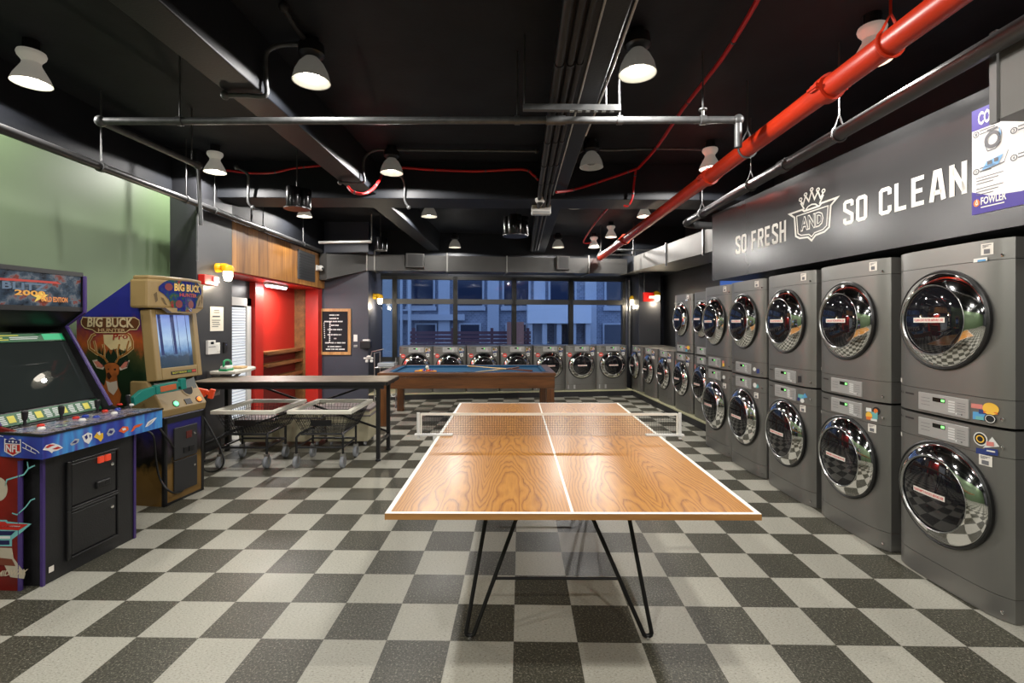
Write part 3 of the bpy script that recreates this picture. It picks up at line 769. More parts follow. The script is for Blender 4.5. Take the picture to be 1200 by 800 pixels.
# ================================================================ pool table
PT = thing('pool_table', 'walnut pool table with blue cloth in front of the washers', 'table', (-.50, 7.85, 0), 0)
L2, W2, ZP = 1.31, .70, .79
m = MB()
for s in (-1, 1):
    m.box(-L2, L2, s*W2, s*(W2-.13), ZP-.055, ZP); m.box(s*L2, s*(L2-.13), -W2+.13, W2-.13, ZP-.055, ZP)
m.build('rail_frame', woodpool, PT, bevel=.012)
m = MB()
for s in (-1, 1):
    m.box(-L2+.015, L2-.015, s*(W2-.015), s*(W2-.06), ZP-.235, ZP-.055); m.box(s*(L2-.015), s*(L2-.06), -W2+.06, W2-.06, ZP-.235, ZP-.055)
m.build('apron', woodpool, PT, bevel=.006)
cloth = mat('blue_billiard_cloth', rgb(28,84,122), .9, noise=.08, nscale=40)
MB().box(-L2+.13, L2-.13, -W2+.13, W2-.13, ZP-.06, ZP-.035).build('playing_cloth', cloth, PT)
m = MB()
for s in (-1, 1):
    for a, b in ((-L2+.17, -.06), (.06, L2-.17)): m.prism([(s*(W2-.128),ZP-.036),(s*(W2-.128),ZP+.002),(s*(W2-.175),ZP-.006),(s*(W2-.165),ZP-.036)], a, b, 'x')
    m.prism([(s*(L2-.128),ZP-.036),(s*(L2-.128),ZP+.002),(s*(L2-.175),ZP-.006),(s*(L2-.165),ZP-.036)], -W2+.17, W2-.17, 'y')
m.build('cushion', cloth, PT)
pk_ = MB()
for x in (-L2+.14, 0, L2-.14):
    for s in (-1, 1): pk_.lathe([(.052,0),(.056,.004),(.04,.006)], (x, s*(W2-(.14 if x else .11)), ZP-.002), 'z', 18)
pk_.build('pocket', wdark, PT)
for x in (-1, 1):
    for s in (-1, 1): MB().box(x*(L2-.02), x*(L2-.135), s*(W2-.02), s*(W2-.135), 0, ZP-.235).build('leg', woodleg, PT, bevel=.008)
zc = ZP-.035
rk = thing('ball_rack', 'orange triangle rack of balls at the end of the blue pool cloth', 'rack', tuple(D(500, 433, 7.55).xy)+(zc,))
tri = [(-.155,-.10),(.155,-.10),(0,.17)]
m = MB().tube([Vector((a,b,.028)) for a,b in tri], .016, 8, True); m.build('triangle_frame', mat('orange_rack_wood', rgb(222,140,50), .4), rk)
bc = [(225,190,40),(30,60,150),(190,40,30),(90,40,110),(230,110,30),(20,100,60),(110,30,30),(20,20,22),(232,226,210)]
k = 0; bm0 = None
for row in range(4):
    for c_ in range(4-row):
        x = rk.location.x-.083+.055*c_+.0275*row; y = rk.location.y-.062+.048*row
        bmx = mat('ball_%d' % (k % 9), rgb(*bc[k % 9]), .12)
        tag(MB().ball((x, y, zc+.0285), .0275, 14).build('pool_ball', bmx, smooth=True), ['yellow','blue','red','purple','orange','green','maroon','black','ivory','yellow striped'][k]+' pool ball racked in the orange triangle', 'ball', 'racked pool balls'); k += 1
tag(MB().ball((rk.location.x+.0, rk.location.y+.05, zc+.078), .0275, 14).build('pool_ball', mat('ball_8', rgb(232,226,210), .12), smooth=True), 'white cue ball resting on top of the racked balls', 'ball', 'racked pool balls')
cuew = mat('maple_cue_wood', rgb(226,190,136), .3); cued = mat('dark_cue_butt', rgb(96,44,22), .3)
def cue(a, b, label):
    a = Vector(a); b = Vector(b); t = thing('pool_cue', label, 'cue', tuple(a))
    mm = a.lerp(b, .62)
    MB().tube([mm, a], [.0105, .006], 10).build('shaft', cuew, t, smooth=True, world=True)
    MB().tube([mm, b], [.0105, .0145], 10).build('butt', cued, t, smooth=True, world=True)
    MB().tube([a, a+(a-b).normalized()*.02], [.006, .006], 8).build('tip', mat('cue_tip', (.75,.75,.7), .5), t, smooth=True, world=True)
cue(D(554,436.5,7.38).xy.to_3d()+Vector((0,0,zc+.018)), Vector((.30,8.18,zc+.018)), 'pool cue lying across the blue cloth, tip toward the camera')
cue(Vector((-.55,8.16,zc+.048)), Vector((.48,7.46,zc+.03)), 'pool cue crossing over the other, tip toward the windows')
# ================================================================ folding table, carts, tubs
ft = thing('folding_table', 'long grey-topped laundry folding table with black braced steel legs', 'table', (-2.30, 5.64, 0))
topm = N('worn_grey_laminate', .45); o = topm.tc.outputs['Object']
topm.col(topm.ramp(topm.noise(topm.vmath('MULTIPLY', o, (.5,3,1)), 14, 5), [(.35, rgb(92,82,70)), (.65, rgb(136,125,110))]))
FX0, FX1, FY0, FY1, FZ = -1.07, 1.06, -.295, .30, .885
MB().box(FX0, FX1, FY0, FY1, FZ-.03, FZ).build('table_top', topm.m, ft, bevel=.003)
MB().box(FX0+.003, FX1+.004, FY0-.006, FY1+.004, FZ-.045, FZ-.010).box(FX0+.03, FX1-.05, FY0+.02, FY0+.05, FZ-.085, FZ-.045).box(FX0+.03, FX1-.05, FY1-.05, FY1-.02, FZ-.085, FZ-.045).build('steel_frame', blackm, ft)
for x in (FX0+.10, FX1-.115):
    for y in (FY0+.06, FY1-.05):
        g = MB().box(x-.02, x+.02, y-.02, y+.02, .03, FZ-.045).build('leg', blackm, ft)
        MB().lathe([(.03,0),(.03,.012),(.014,.03)], (x,y,0), 'z', 12).build('levelling_foot', blackm, g)
    MB().box(x-.015, x+.015, FY0+.06, FY1-.05, .17, .20).build('end_stretcher', blackm, ft)
yb = FY1+.012
MB().beam((FX0+.10,yb-.004,.20), (FX1-.20,yb-.004,FZ-.06), .022, .022).build('cross_brace', blackm, ft)
MB().beam((FX1-.115,yb+.022,.19), (FX0+.25,yb+.022,FZ-.06), .022, .022).build('cross_brace', blackm, ft)
rimm = mat('cream_painted_rim', rgb(246,243,228), .45)
wirem = mat('dark_wire', (.03,.03,.03), .35, .6)
rubber = mat('grey_rubber_tyre', rgb(150,154,160), .5)
def cart():
    t = thing('laundry_cart', 'x', 'cart')
    hx, y0, y1, zr = .34, -.02, .77, .585
    m = MB()
    m.box(-hx, hx, y0, y0+.05, zr-.02, zr+.02).box(-hx, hx, y1-.05, y1, zr-.02, zr+.02).box(-hx, -hx+.055, y0+.05, y1-.05, zr-.02, zr+.02).box(hx-.055, hx, y0+.05, y1-.05, zr-.02, zr+.02)
    m.build('top_rim', rimm, t, bevel=.006)
    a = [(-.30,y0+.03,zr-.02),(.30,y0+.03,zr-.02),(.30,y1-.03,zr-.02),(-.30,y1-.03,zr-.02)]
    b = [(-.22,.10,.345),(.22,.10,.345),(.22,.60,.345),(-.22,.60,.345)]
    w = MB()
    for i in range(4): w.grid([b[i], b[(i+1)%4], a[(i+1)%4], a[i]], (16, 5))
    w.grid(b, (14, 10)); w.build('wire_basket', wirem, t, wire=.006)
    MB().box(-.10, .12, y0+.028, y0+.036, .44, .50).build('name_plate', black, t)
    fr_ = MB()
    lx, ya, yb_ = .245, .0, .42
    for s in (-1, 1):
        fr_.tube([(s*lx,ya,.15),(s*lx,ya,.32),(s*lx*.93,ya+.05,.35),(s*lx*.9,yb_,.35)], .013, 8)
        fr_.tube([(s*lx,yb_,.15),(s*lx,yb_,.36)], .013, 8); fr_.tube([(s*lx,ya,.215),(s*lx,yb_,.215)], .011, 8)
    fr_.tube([(-lx,ya,.215),(lx,ya,.215)], .011, 8).tube([(-lx,yb_,.215),(lx,yb_,.215)], .011, 8).tube([(-lx*.9,ya+.06,.34),(lx*.9,ya+.06,.34)], .011, 8)
    fr_.build('frame', blackm, t, smooth=True)
    for s in (-1, 1):
        for y in (ya, yb_):
            c_ = MB().box(s*lx-.022, s*lx+.022, y-.018, y+.018, .128, .15).box(s*lx-.022, s*lx-.017, y-.016, y+.016, .045, .135).box(s*lx+.017, s*lx+.022, y-.016, y+.016, .045, .135).build('caster', steel, t)
            MB().lathe([(.034,-.017),(.060,-.017),(.064,-.008),(.064,.008),(.060,.017),(.034,.017)], (s*lx,y,.064), 'x', 20).build('wheel', rubber, c_, smooth=True)
    return t
ct = cart(); place(ct, (-1.905, 5.158, 0), rad(-1.5)); ct['label'] = 'wire laundry cart with cream rim, under the open end of the folding table'; ct['group'] = 'wire laundry carts'
c2 = copy_tree(ct); place(c2, (-2.70, 5.165, 0), rad(-1.5)); c2['label'] = 'wire laundry cart with cream rim, beside the hunting game cabinet'
tubm = mat('cream_plastic_tub', rgb(206,198,168), .5); lidm = mat('grey_tub_lid', rgb(120,112,112), .5)
def tub(x0, x1, y0, y1, h, label):
    t = thing('storage_tub', label, 'tub', ((x0+x1)/2, (y0+y1)/2, 0), 0, 'cream tubs behind the carts')
    a, b = (x1-x0)/2, (y1-y0)/2
    MB().add([(-a*.9,-b*.9,.05),(a*.9,-b*.9,.05),(a*.9,b*.9,.05),(-a*.9,b*.9,.05),(-a,-b,h),(a,-b,h),(a,b,h),(-a,b,h)], [(3,2,1,0),(4,5,6,7),(0,1,5,4),(1,2,6,5),(2,3,7,6),(3,0,4,7)]).build('tub', tubm, t, bevel=.015)
    MB().box(-a-.012, a+.012, -b-.012, b+.012, h, h+.035).box(-a-.02, a+.02, -b-.02, b+.02, h-.06, h-.045).build('lid', lidm, t, bevel=.008)
    for s in (-1, 1):
        for q in (-1, 1): MB().lathe([(.025,-.012),(.025,.012)], (s*a*.75, q*b*.75, .025), 'x', 12).build('wheel', rubber, t)
p = D(385, 500, 6.25).x; q = D(438, 500, 6.25).x
tub(p+.02, q, 6.05, 6.5, .43, 'cream lidded tub on the floor behind the cart at the table end')
tub(D(333, 500, 6.25).x, p-.02, 6.05, 6.5, .40, 'cream lidded tub on the floor behind both carts, between the other tubs')
tub(D(287, 500, 6.25).x, D(333, 500, 6.25).x-.05, 6.05, 6.5, .30, 'low cream lidded tub behind the cart next to the game cabinet')

# ================================================================ football arcade cabinet (four joysticks)
AR = rad(-5.0)
A1 = thing('arcade_cabinet', 'blue and purple four-player football arcade cabinet with joysticks by the green wall', 'arcade machine', (-2.62, 3.19, 0), AR)
M1 = THING_M[A1.name]; I1 = M1.inverted()
def px1(fun):
    return lambda a, b: I1 @ fun(a, b)
cabm = mat('black_cabinet_laminate', (.014,.014,.015), .4, bump=.08, bscale=120)
purm = mat('purple_edge_moulding', rgb(68,50,112), .35)
artred = mat('dark_red_side_art', rgb(120,22,18), .4, noise=.35, nscale=5)
YN, YF = -.36, .36     # near and far side
# pedestal with the coin doors
MB().box(-.60, -.004, -.315, .315, 0, .745).build('cabinet_body', cabm, A1)
f = lambda u, v: (.0, u, v)
t_ = MB()
for y in (-.315, .315): MB().box(-.012, .004, y-.008, y+.008, 0, .745).build('edge_moulding', purm, A1)
side = [(-.09,0),(-.09,.74),(.02,.76),(.02,.87),(-.22,.93),(-.56,1.50),(-.42,1.60),(-.42,1.86),(-.47,1.885),(-.90,1.885),(-.98,1.70),(-.98,0)]
for y, nm in ((YN, 'near'), (YF, 'far')):
    sp = MB().prism(side, y-.01, y+.01, 'y').build('side_panel', artred if nm == 'near' else cabm, A1, label='dark red side panel with lightning art' if nm == 'near' else None)
    MB().tube([(a-.001, y, b) for a, b in [(-.09,0),(-.09,.74)]], .0125, 8).build('edge_moulding', purm, sp, smooth=True); MB().tube([(a, y, b) for a, b in side[4:8]], .0125, 8).build('edge_moulding', purm, sp, smooth=True)
# side art, near panel (faces the camera)
SA = PLN(M1 @ Vector((0, YN-.0115, 0)), M1.to_3x3() @ Vector((0,-1,0)))
SB = PLN(M1 @ Vector((0, YN-.0130, 0)), M1.to_3x3() @ Vector((0,-1,0)))
teal = mat('pale_teal_print', rgb(120,190,190), .5)
MB().stroke(SA, [(6,569),(8,562),(28,556),(33,549),(41,545)], 1.6).stroke(SA, [(33,549),(32,541)], 1.4).stroke(SA, [(14,601),(20,603),(30,594),(36,586),(41,584)], 1.4).poly(SA, [(-12,609),(8,609),(9,611),(37,613.5),(26,623),(14,632),(14,640),(-12,640)]).build('lightning_art', teal, A1, world=True)
MB().poly(SB, [(-12,611),(6,611),(8,613),(33,614),(22,621),(-12,620)]).build('logo_stripe', mat('bright_red_print', rgb(190,40,32), .5), A1, world=True)
MB().poly(SB, [(-12,622),(18,622),(13,627),(-12,627)]).poly(SB, [(-12,633),(11,633),(11,638),(-12,638)]).build('logo_stripe', mat('navy_print', rgb(30,30,80), .5), A1, world=True)
MB().poly(SB, [(-12,628),(12,628),(12,631),(-12,631)]).poly(SB, [(-12,615.5),(24,616),(22,618),(-12,617)]).build('logo_stripe', mat('white_print', rgb(226,226,226), .5), A1, world=True)
MB().disc(SA, -2, 573, 11, 20, 14).build('player_art', mat('pale_cream_print', rgb(190,180,160), .5), A1, world=True); MB().poly(SA, [(-12,641),(14,642),(16,654),(30,672),(28,678),(12,676),(4,660),(-12,655)]).build('player_art', mat('pale_cream_print', rgb(190,180,160), .5), A1, world=True)
MB().poly(SB, [(-12,652),(14,655),(18,663),(-12,661)]).build('player_art', mat('dark_skin_print', rgb(120,62,44), .5), A1, world=True)
MB().text(SB, 'MIDWAY', [(-4,675.5),(31,673),(33,666.5),(-2,668.5)], .03).build('maker_lettering', mat('pale_gold_print', rgb(205,190,165), .5), A1, world=True)
# coin doors
for z0, z1, up in ((.40,.66,True),(.10,.36,False)):
    b = MB().box(-.004, .010, -.155, .155, z0, z1).build('coin_door', cabm, A1, bevel=.006)
    m = MB()
    m.box(0, .016, -.185, -.16, z0-.02, z1+.02).box(0, .016, -.16, .17, z1+.004, z1+.02).box(0, .016, -.16, .17, z0-.02, z0-.004).box(0,.016,.16,.175,z0-.02,z1+.02)
    m.build('door_surround', black, b, bevel=.005)
    MB().lathe([(.012,.008),(.012,.022),(.006,.024)], (0,.115,z1-.075 if up else z1-.06), 'x', 12).build('lock', chrome, b, smooth=True)
    if up:
        for y in (.035, .085): MB().box(.008, .024, y-.018, y+.018, z1-.045, z1-.003).build('coin_return', mat('red_lit_button', rgb(190,40,26), .4, emit=(.8,.08,.03), es=.35), b, bevel=.003)
        MB().box(.008, .026, .0, .10, z0+.055, z0+.10).build('coin_tray', black, b, bevel=.006)
        MB().box(.024,.027,.012,.045,z0+.068,z0+.088).box(.024,.027,.055,.088,z0+.068,z0+.088).build('coin_slot', mat('dark_slot', (.004,.004,.004), .6), b)
MB().rect(lambda u,v: (.001,u,v), -.285,-.255,.06,.095).build('serial_label', labw, A1)
# control panel
CPX, CPZ0, CPZ1 = .115, .765, .905
poly = [(CPX,-.425),(CPX,.425),(-.14,.40),(-.14,-.40)]
poly = [(CPX,-.425),(CPX,.425),(-.20,.375),(-.20,-.375)]
cpm = N('blue_violet_panel_art', .35); o = cpm.tc.outputs['Object']
cpm.col(cpm.ramp(cpm.noise(cpm.vmath('MULTIPLY', o, (1,3.2,.6)), 3.2, 2), [(.30, rgb(44,36,120)), (.48, rgb(52,76,170)), (.60, rgb(70,150,215)), (.72, rgb(78,56,150))]))
MB().prism(poly, CPZ0, CPZ1-.012).build('control_panel', cpm.m, A1)
MB().prism([(CPX+.006,-.43),(CPX+.006,.43),(-.20,.38),(-.20,-.38)], CPZ1-.014, CPZ1-.002).build('panel_rim', black, A1)
ctm = N('control_deck_art', .22); o = ctm.tc.outputs['Object']
ctm.col(ctm.ramp(ctm.noise(o, 9, 5, .7), [(.30, rgb(40,44,70)), (.44, rgb(74,84,120)), (.52, rgb(150,140,150)), (.58, rgb(96,88,86)), (.68, rgb(120,70,50))]))
tp = MB().prism([(CPX-.006,-.415),(CPX-.006,.415),(-.195,.368),(-.195,-.368)], CPZ1-.003, CPZ1).build('deck_overlay', ctm.m, A1)
cols = {'r': mat('red_button', rgb(214,50,34), .3), 'o': mat('orange_button', rgb(236,120,40), .3), 'b': mat('blue_button', rgb(40,64,160), .3), 'w': mat('white_button', rgb(230,228,220), .3)}
for (a, b) in ((29,499),(72,492),(114,483.5),(150,477)):
    q = I1 @ G(a, b, CPZ1)
    j = MB().lathe([(.028,0),(.024,.005),(.009,.008),(.007,.03),(.014,.045),(.017,.085),(.012,.092)], (q.x, q.y, CPZ1), 'z', 16).build('joystick', black, A1, smooth=True)
btn = [('r',48,499),('w',48.5,502.5),('o',64,485.5),('o',92,480.5),('r',89,490),('b',100,488),('w',96.5,492.5),('o',120.5,475),('r',123,482),('b',113,489),('w',134,484.5),('r',140,474.5),('w',153.5,475),('b',138,480)]
for c_, a, b in btn:
    q = I1 @ G(a, b, CPZ1)
    MB().lathe([(.019,0),(.019,.006),(.016,.007),(.014,.012),(.002,.014)], (q.x, q.y, CPZ1), 'z', 16).build('button', cols[c_], A1, smooth=True)
q = I1 @ G(72, 499, CPZ1)
MB().ring(lambda u,v: (q.x+v*.6, q.y+u, CPZ1+.001), 0, 0, .022, .032, 20).build('deck_print_ring', mat('pale_green_print', rgb(170,200,170), .5), A1)
# team-style badges along the front, shield on the chamfer
FP = PLN(M1 @ Vector((CPX+.0015, 0, 0)), M1.to_3x3() @ Vector((1,0,0))); FQ = PLN(M1 @ Vector((CPX+.0027, 0, 0)), M1.to_3x3() @ Vector((1,0,0)))
cw, cr, cs, cg, co, cn = (mat('print_'+n, rgb(*c), .45) for n, c in (('white',(226,224,222)),('crimson',(186,40,36)),('silver',(170,176,184)),('gold',(226,180,50)),('flame',(220,92,36)),('indigo',(40,44,110))))
def P1(name, m_, f, *polys):
    mb = MB()
    for p in polys: mb.poly(f, p)
    mb.build(name, m_, A1, world=True)
P1('helmet_badge', cw, FP, [(50,527),(54,521.5),(62,519),(70,521.5),(74,524.5),(68,527.5),(62,529),(61,531),(57,528)])
P1('helmet_badge', cr, FQ, [(53,524),(58,520.5),(65,521),(60,523),(56,525)],[(61,526),(68,523),(72,524.5),(66,526.5)])
P1('helmet_badge', cs, FP, [(82,520),(88,514),(93,514),(92,518),(87,521),(84,522)])
P1('helmet_badge', cn, FQ, [(84,519.5),(88,516),(91,516),(89,519)])
P1('helmet_badge', cw, FP, [(96,511),(103,506.5),(108,508),(108,514),(104,520),(99,517.5)])
P1('helmet_badge', cn, FQ, [(99,511.5),(102,509),(103,513),(101,515)],[(104.5,509),(107,509.5),(105.5,513.5)])
P1('helmet_badge', cg, FP, [(110,512),(114,506),(116,508),(121,507),(121,513),(118,517.5),(115,514.5)])
P1('helmet_badge', cw, FQ, [(114,507),(117,505),(118,509),(116,510)])
P1('helmet_badge', cs, FP, [(125,508),(128,502.5),(133,501.5),(135,505),(132,509),(127,511)])
P1('helmet_badge', cn, FQ, [(127,507),(129,504),(133,504.5),(131,508)])
P1('helmet_badge', co, FP, [(139,505),(144,499.5),(150,499.5),(151,503.5),(145,507.5)])
P1('helmet_badge', cw, FQ, [(143,502),(147,501),(148,503.5),(144,504.5)])
P1('helmet_badge', co, FP, [(153,506),(157,499),(162,497),(168,496),(163,500),(159,501),(156,505)])
P1('helmet_badge', cw, FP, [(170,500.5),(173,494.5),(181,489.5),(184,489),(179,495),(174,499)])
P1('helmet_badge', cs, FQ, [(172,499.5),(175,495),(180,491.5),(177,496)])
pa, pb2 = M1 @ Vector((CPX,-.4265,0)), M1 @ Vector((-.20,-.3765,0)); cd = (pb2-pa).normalized(); cnn = Vector((cd.y,-cd.x,0))
if cnn.y > 0: cnn = -cnn
CF, CG, CI = (PLN(pa+cnn*h, cnn) for h in (.0015,.0027,.004))
P1('shield_badge', cw, CF, [(5,513.5),(9,515),(14.5,512.5),(20,515.5),(24.5,514.5),(24.5,529.5),(15,534.5),(5,529)])
P1('shield_badge', cn, CG, [(6.2,515),(14.5,514.2),(23.3,516),(23.3,520),(6.2,519)])
P1('shield_badge', cr, CG, [(6.2,520.2),(23.3,521),(23.3,528.8),(15,533),(6.2,528.2)])
MB().text(CI, 'NFL', [(7,529),(22.5,530.5),(22.5,521.6),(7,520.8)], .03).build('shield_lettering', cw, A1, world=True)
MB().disc(CI, 11, 517, 1, 8).disc(CI, 15, 517.3, 1.4, 8).disc(CI, 19, 517.8, 1, 8).build('shield_star', cw, A1, world=True)
for q_ in ([(-6,509),(4,511.5)],[(26,518),(44,528.5),(46,531)],[(26,524),(42,531.5)],[(31,521),(30,526)],[(37,524.5),(36,529)]): MB().stroke(CF, q_, .8).build('yard_line_print', cw, A1, world=True)
# monitor, bezel cards, marquee
c0, c1 = Vector((-.255,0,.905)), Vector((-.57,0,1.465))
mon = (c1-c0); ml = mon.length; mu = mon.normalized(); mn = Vector((mu.z,0,-mu.x))
def MF(h): return lambda y, t: c0+mu*t+mn*h+Vector((0,y,0))
def slab(f0, f1, u0, u1, v0, v1):
    m = MB(); m.add([f0(u0,v0),f0(u1,v0),f0(u1,v1),f0(u0,v1),f1(u0,v0),f1(u1,v0),f1(u1,v1),f1(u0,v1)],[(3,2,1,0),(4,5,6,7),(0,1,5,4),(1,2,6,5),(2,3,7,6),(3,0,4,7)]); return m
slab(MF(-.05), MF(-.02), -.35, .35, 0, ml).build('monitor_bezel', black, A1)
slab(MF(-.018), MF(-.012), -.31, .335, .105, ml-.075).build('monitor_glass', mat('dark_green_crt_glass', (.020,.025,.024), .0, 0, .3), A1)
gcard = mat('green_instruction_card', rgb(26,92,52), .35); ycard = mat('yellow_card_print', rgb(214,206,70), .4); wcard = mat('pale_card_print', rgb(196,206,200), .4)
cd_ = slab(MF(-.018), MF(-.010), -.34, .34, .012, .092).build('lower_instruction_card', gcard, A1)
m = MB(); m2 = MB()
for k in range(12):
    y = -.31+k*.053
    if k % 3 == 1: MB().rect(MF(-.009), y, y+.04, .03, .075).build('card_print', ycard, cd_)
    else:
        for r_ in range(5): m2.rect(MF(-.009), y+random.uniform(0,.008), y+.045-random.uniform(0,.01), .024+.012*r_, .032+.012*r_)
m2.build('card_print', wcard, cd_)
cd_ = slab(MF(-.018), MF(-.010), -.34, .34, ml-.07, ml-.01).build('upper_instruction_card', gcard, A1)
m = MB(); m2 = MB()
for y, w_, t, q in ((-.30,.15,.040,0),(-.08,.12,.045,0),(-.16,.10,.028,0),(-.13,.10,.014,0),(-.02,.18,.030,1),(-.02,.17,.018,1)): MB().rect(MF(-.009), y, y+w_, ml-.07+t, ml-.07+t+.006).build('card_print', (ycard, wcard)[q], cd_)
MB().rect(MF(-.009), .19, .33, ml-.062, ml-.015).build('card_print', mat('mint_card_print', rgb(40,190,130), .4), cd_)
MB().prism([(-.58,1.50),(-.44,1.605),(-.45,1.64),(-.71,1.64),(-.71,1.46)], -.35, .35, 'y').build('speaker_panel', black, A1)
MB().box(-.92, -.445, -.35, .35, 1.60, 1.875).build('marquee_box', black, A1)
mq = N('football_marquee_art', .2); o = mq.tc.outputs['Object']
_c = mq.ramp(mq.noise(mq.vmath('MULTIPLY', o, (1,1,1.3)), 9, 4, .65), [(.32, rgb(22,26,34)), (.48, rgb(50,66,82)), (.56, rgb(96,104,112)), (.62, rgb(120,52,40)), (.72, rgb(60,50,48))])
mq.col(_c); mq.put(_c, mq.b.inputs['Emission Color']); mq.b.inputs['Emission Strength'].default_value = .06
MB().box(-.443, -.432, -.34, .34, 1.635, 1.855).build('marquee', mq.m, A1)
fm = lambda h: (lambda y, z: (-.432+h, y, z))
m = MB().poly(fm(.002), [(-.20,1.80),(.16,1.805),(.20,1.79),(.0,1.79),(-.20,1.785)]).poly(fm(.002), [(-.25,1.795),(-.20,1.80),(-.21,1.755),(-.25,1.75)]); m.build('marquee_stripe', mat('marquee_red', rgb(180,48,36), .4), A1)
MB().textr(fm(.002), 'BLITZ', -.17, .10, 1.735, 1.782, .03).build('marquee_lettering', mat('marquee_steel', rgb(86,110,136), .4), A1)
MB().textr(fm(.003), '2000', -.10, .09, 1.70, 1.735, .03).build('marquee_lettering', mat('marquee_gold', rgb(232,170,70), .4), A1)
MB().poly(fm(.0025), [(.06,1.735),(.075,1.715),(.11,1.712),(.085,1.695),(.10,1.665),(.06,1.683),(.02,1.66),(.035,1.69),(.0,1.705),(.045,1.712)]).build('marquee_star', mat('marquee_yellow', rgb(240,206,90), .4), A1)
MB().textr(fm(.004), 'GOLD EDITION', .06, .24, 1.665, 1.70, .03).build('marquee_lettering', mat('marquee_orange', rgb(236,150,76), .4), A1)
m = MB(); m.box(-.446,-.425,-.352,.352,1.855,1.885).box(-.446,-.425,-.352,.352,1.605,1.637).build('marquee_frame', black, A1)

# ================================================================ hunting arcade cabinet
AR2 = rad(-9)
A2 = thing('arcade_cabinet', 'tan and blue deer hunting arcade cabinet with a lit forest screen', 'arcade machine', (-2.752, 4.30, 0), AR2)
M2 = THING_M[A2.name]; I2 = M2.inverted(); R2 = M2.to_3x3()
HW = .215
tan = mat('tan_moulded_plastic', rgb(150,126,82), .38, noise=.06, nscale=4)
sid = N('deer_cabinet_side_print', .35); o = sid.tc.outputs['Object']; _z = sid.sep(o)[2]; _x = sid.sep(o)[0]
ns = sid.noise(sid.vmath('MULTIPLY', o, (1,1,.6)), 8, 5, .65)
hz = sid.math('ADD', _z, sid.math('MULTIPLY', sid.math('SUBTRACT', ns, .5), .32))
sid.col(sid.ramp(sid.math('DIVIDE', hz, 2.0), [(.04, rgb(122,92,44)), (.15, rgb(136,104,52)), (.19, rgb(26,26,20)), (.25, rgb(60,50,60)), (.33, rgb(36,34,110)), (.40, rgb(20,32,20)), (.56, rgb(24,46,26)), (.63, rgb(70,74,40)), (.68, rgb(196,96,44)), (.73, rgb(150,60,66)), (.79, rgb(40,42,134)), (.96, rgb(30,34,120))]))
prof = [(0,0),(0,.73),(-.10,1.03),(-.12,1.05),(-.17,1.62),(-.21,1.905),(-.26,1.905),(-.83,1.55),(-.83,0)]
MB().prism(prof, -HW, HW, 'y').build('cabinet_body', sid.m, A2, label='printed cabinet body with deer and sunset forest art')
MB().box(.0, .004, -HW, -HW+.03, .0, .73).box(.0,.004,HW-.03,HW,0,.73).box(-.02,.004,-HW-.002,-HW+.012,0,.73).box(.0,.004,-HW,HW,0,.02).box(.0,.004,-HW,HW,.68,.73).build('corner_trim', black, A2)
cdm2 = mat('charcoal_coin_door', (.03,.03,.032), .4)
for z0, z1 in ((.08,.35),(.36,.63)):
    b = MB().box(.002, .014, -.125, .125, z0, z1).build('coin_door', cdm2, A2, bevel=.004)
    MB().lathe([(.011,.012),(.011,.026),(.005,.028)], (0,.085,z1-.08), 'x', 12).build('lock', chrome, b, smooth=True)
    if z0 > .2: MB().box(.012,.020,-.03,.02,z0+.04,z0+.085).box(.012,.020,.03,.08,z0+.04,z0+.085).build('coin_slot', black, b); MB().box(.012,.018,.0,.06,z1-.11,z1-.05).build('bill_slot', mat('dim_red_slot', (.12,.02,.015), .4), b)
# control deck
m = MB().prism([(.0,.735),(.015,.80),(-.03,.87),(-.10,.985),(-.14,1.04),(-.30,1.04),(-.30,.735)], -HW-.022, HW+.022, 'y'); m.build('control_deck', tan, A2, bevel=.012)
u_ = Vector((-.045,0,.07)).normalized(); nn = Vector((u_.z,0,-u_.x))
def DK(h): return lambda y, t: Vector((.015,y,.80))+u_*t+nn*h
for y, mm in ((-.09, mat('green_lit_button', rgb(90,230,130), .3, emit=(.2,1,.4), es=1.2)), (.165, mat('orange_lit_button', rgb(240,110,40), .3, emit=(1,.25,.04), es=.8))):
    b = MB().ring(DK(.003), y, .04, .022, .033, 20).build('button_ring', black, A2)
    vs = MB()
    for h, r_ in ((.002,.022),(.010,.022),(.014,.015),(.015,.002)): vs.v += [tuple(DK(h)(y+r_*math.cos(2*PI*k/16), .04+r_*math.sin(2*PI*k/16))) for k in range(16)]
    vs.f += [(i*16+k, i*16+(k+1)%16, (i+1)*16+(k+1)%16, (i+1)*16+k) for i in range(3) for k in range(16)]+[tuple(range(48,64))]
    vs.build('lit_button', mm, b, smooth=True)
slab(DK(.0), DK(.006), .01, .075, .015, .065).build('coin_display', black, A2)
u2 = Vector((-.07,0,.115)).normalized(); n2_ = Vector((u2.z,0,-u2.x))
def DK2(h): return lambda y, t: Vector((-.03,y,.87))+u2*t+n2_*h
MB().disc(DK2(.003), .10, .085, .055, 24, .07).build('speaker_grille', mat('speaker_cloth', (.02,.02,.02), .8), A2)
MB().ring(DK2(.004), .10, .085, .055, .066, 24, 1.25).build('speaker_ring', tan, A2)
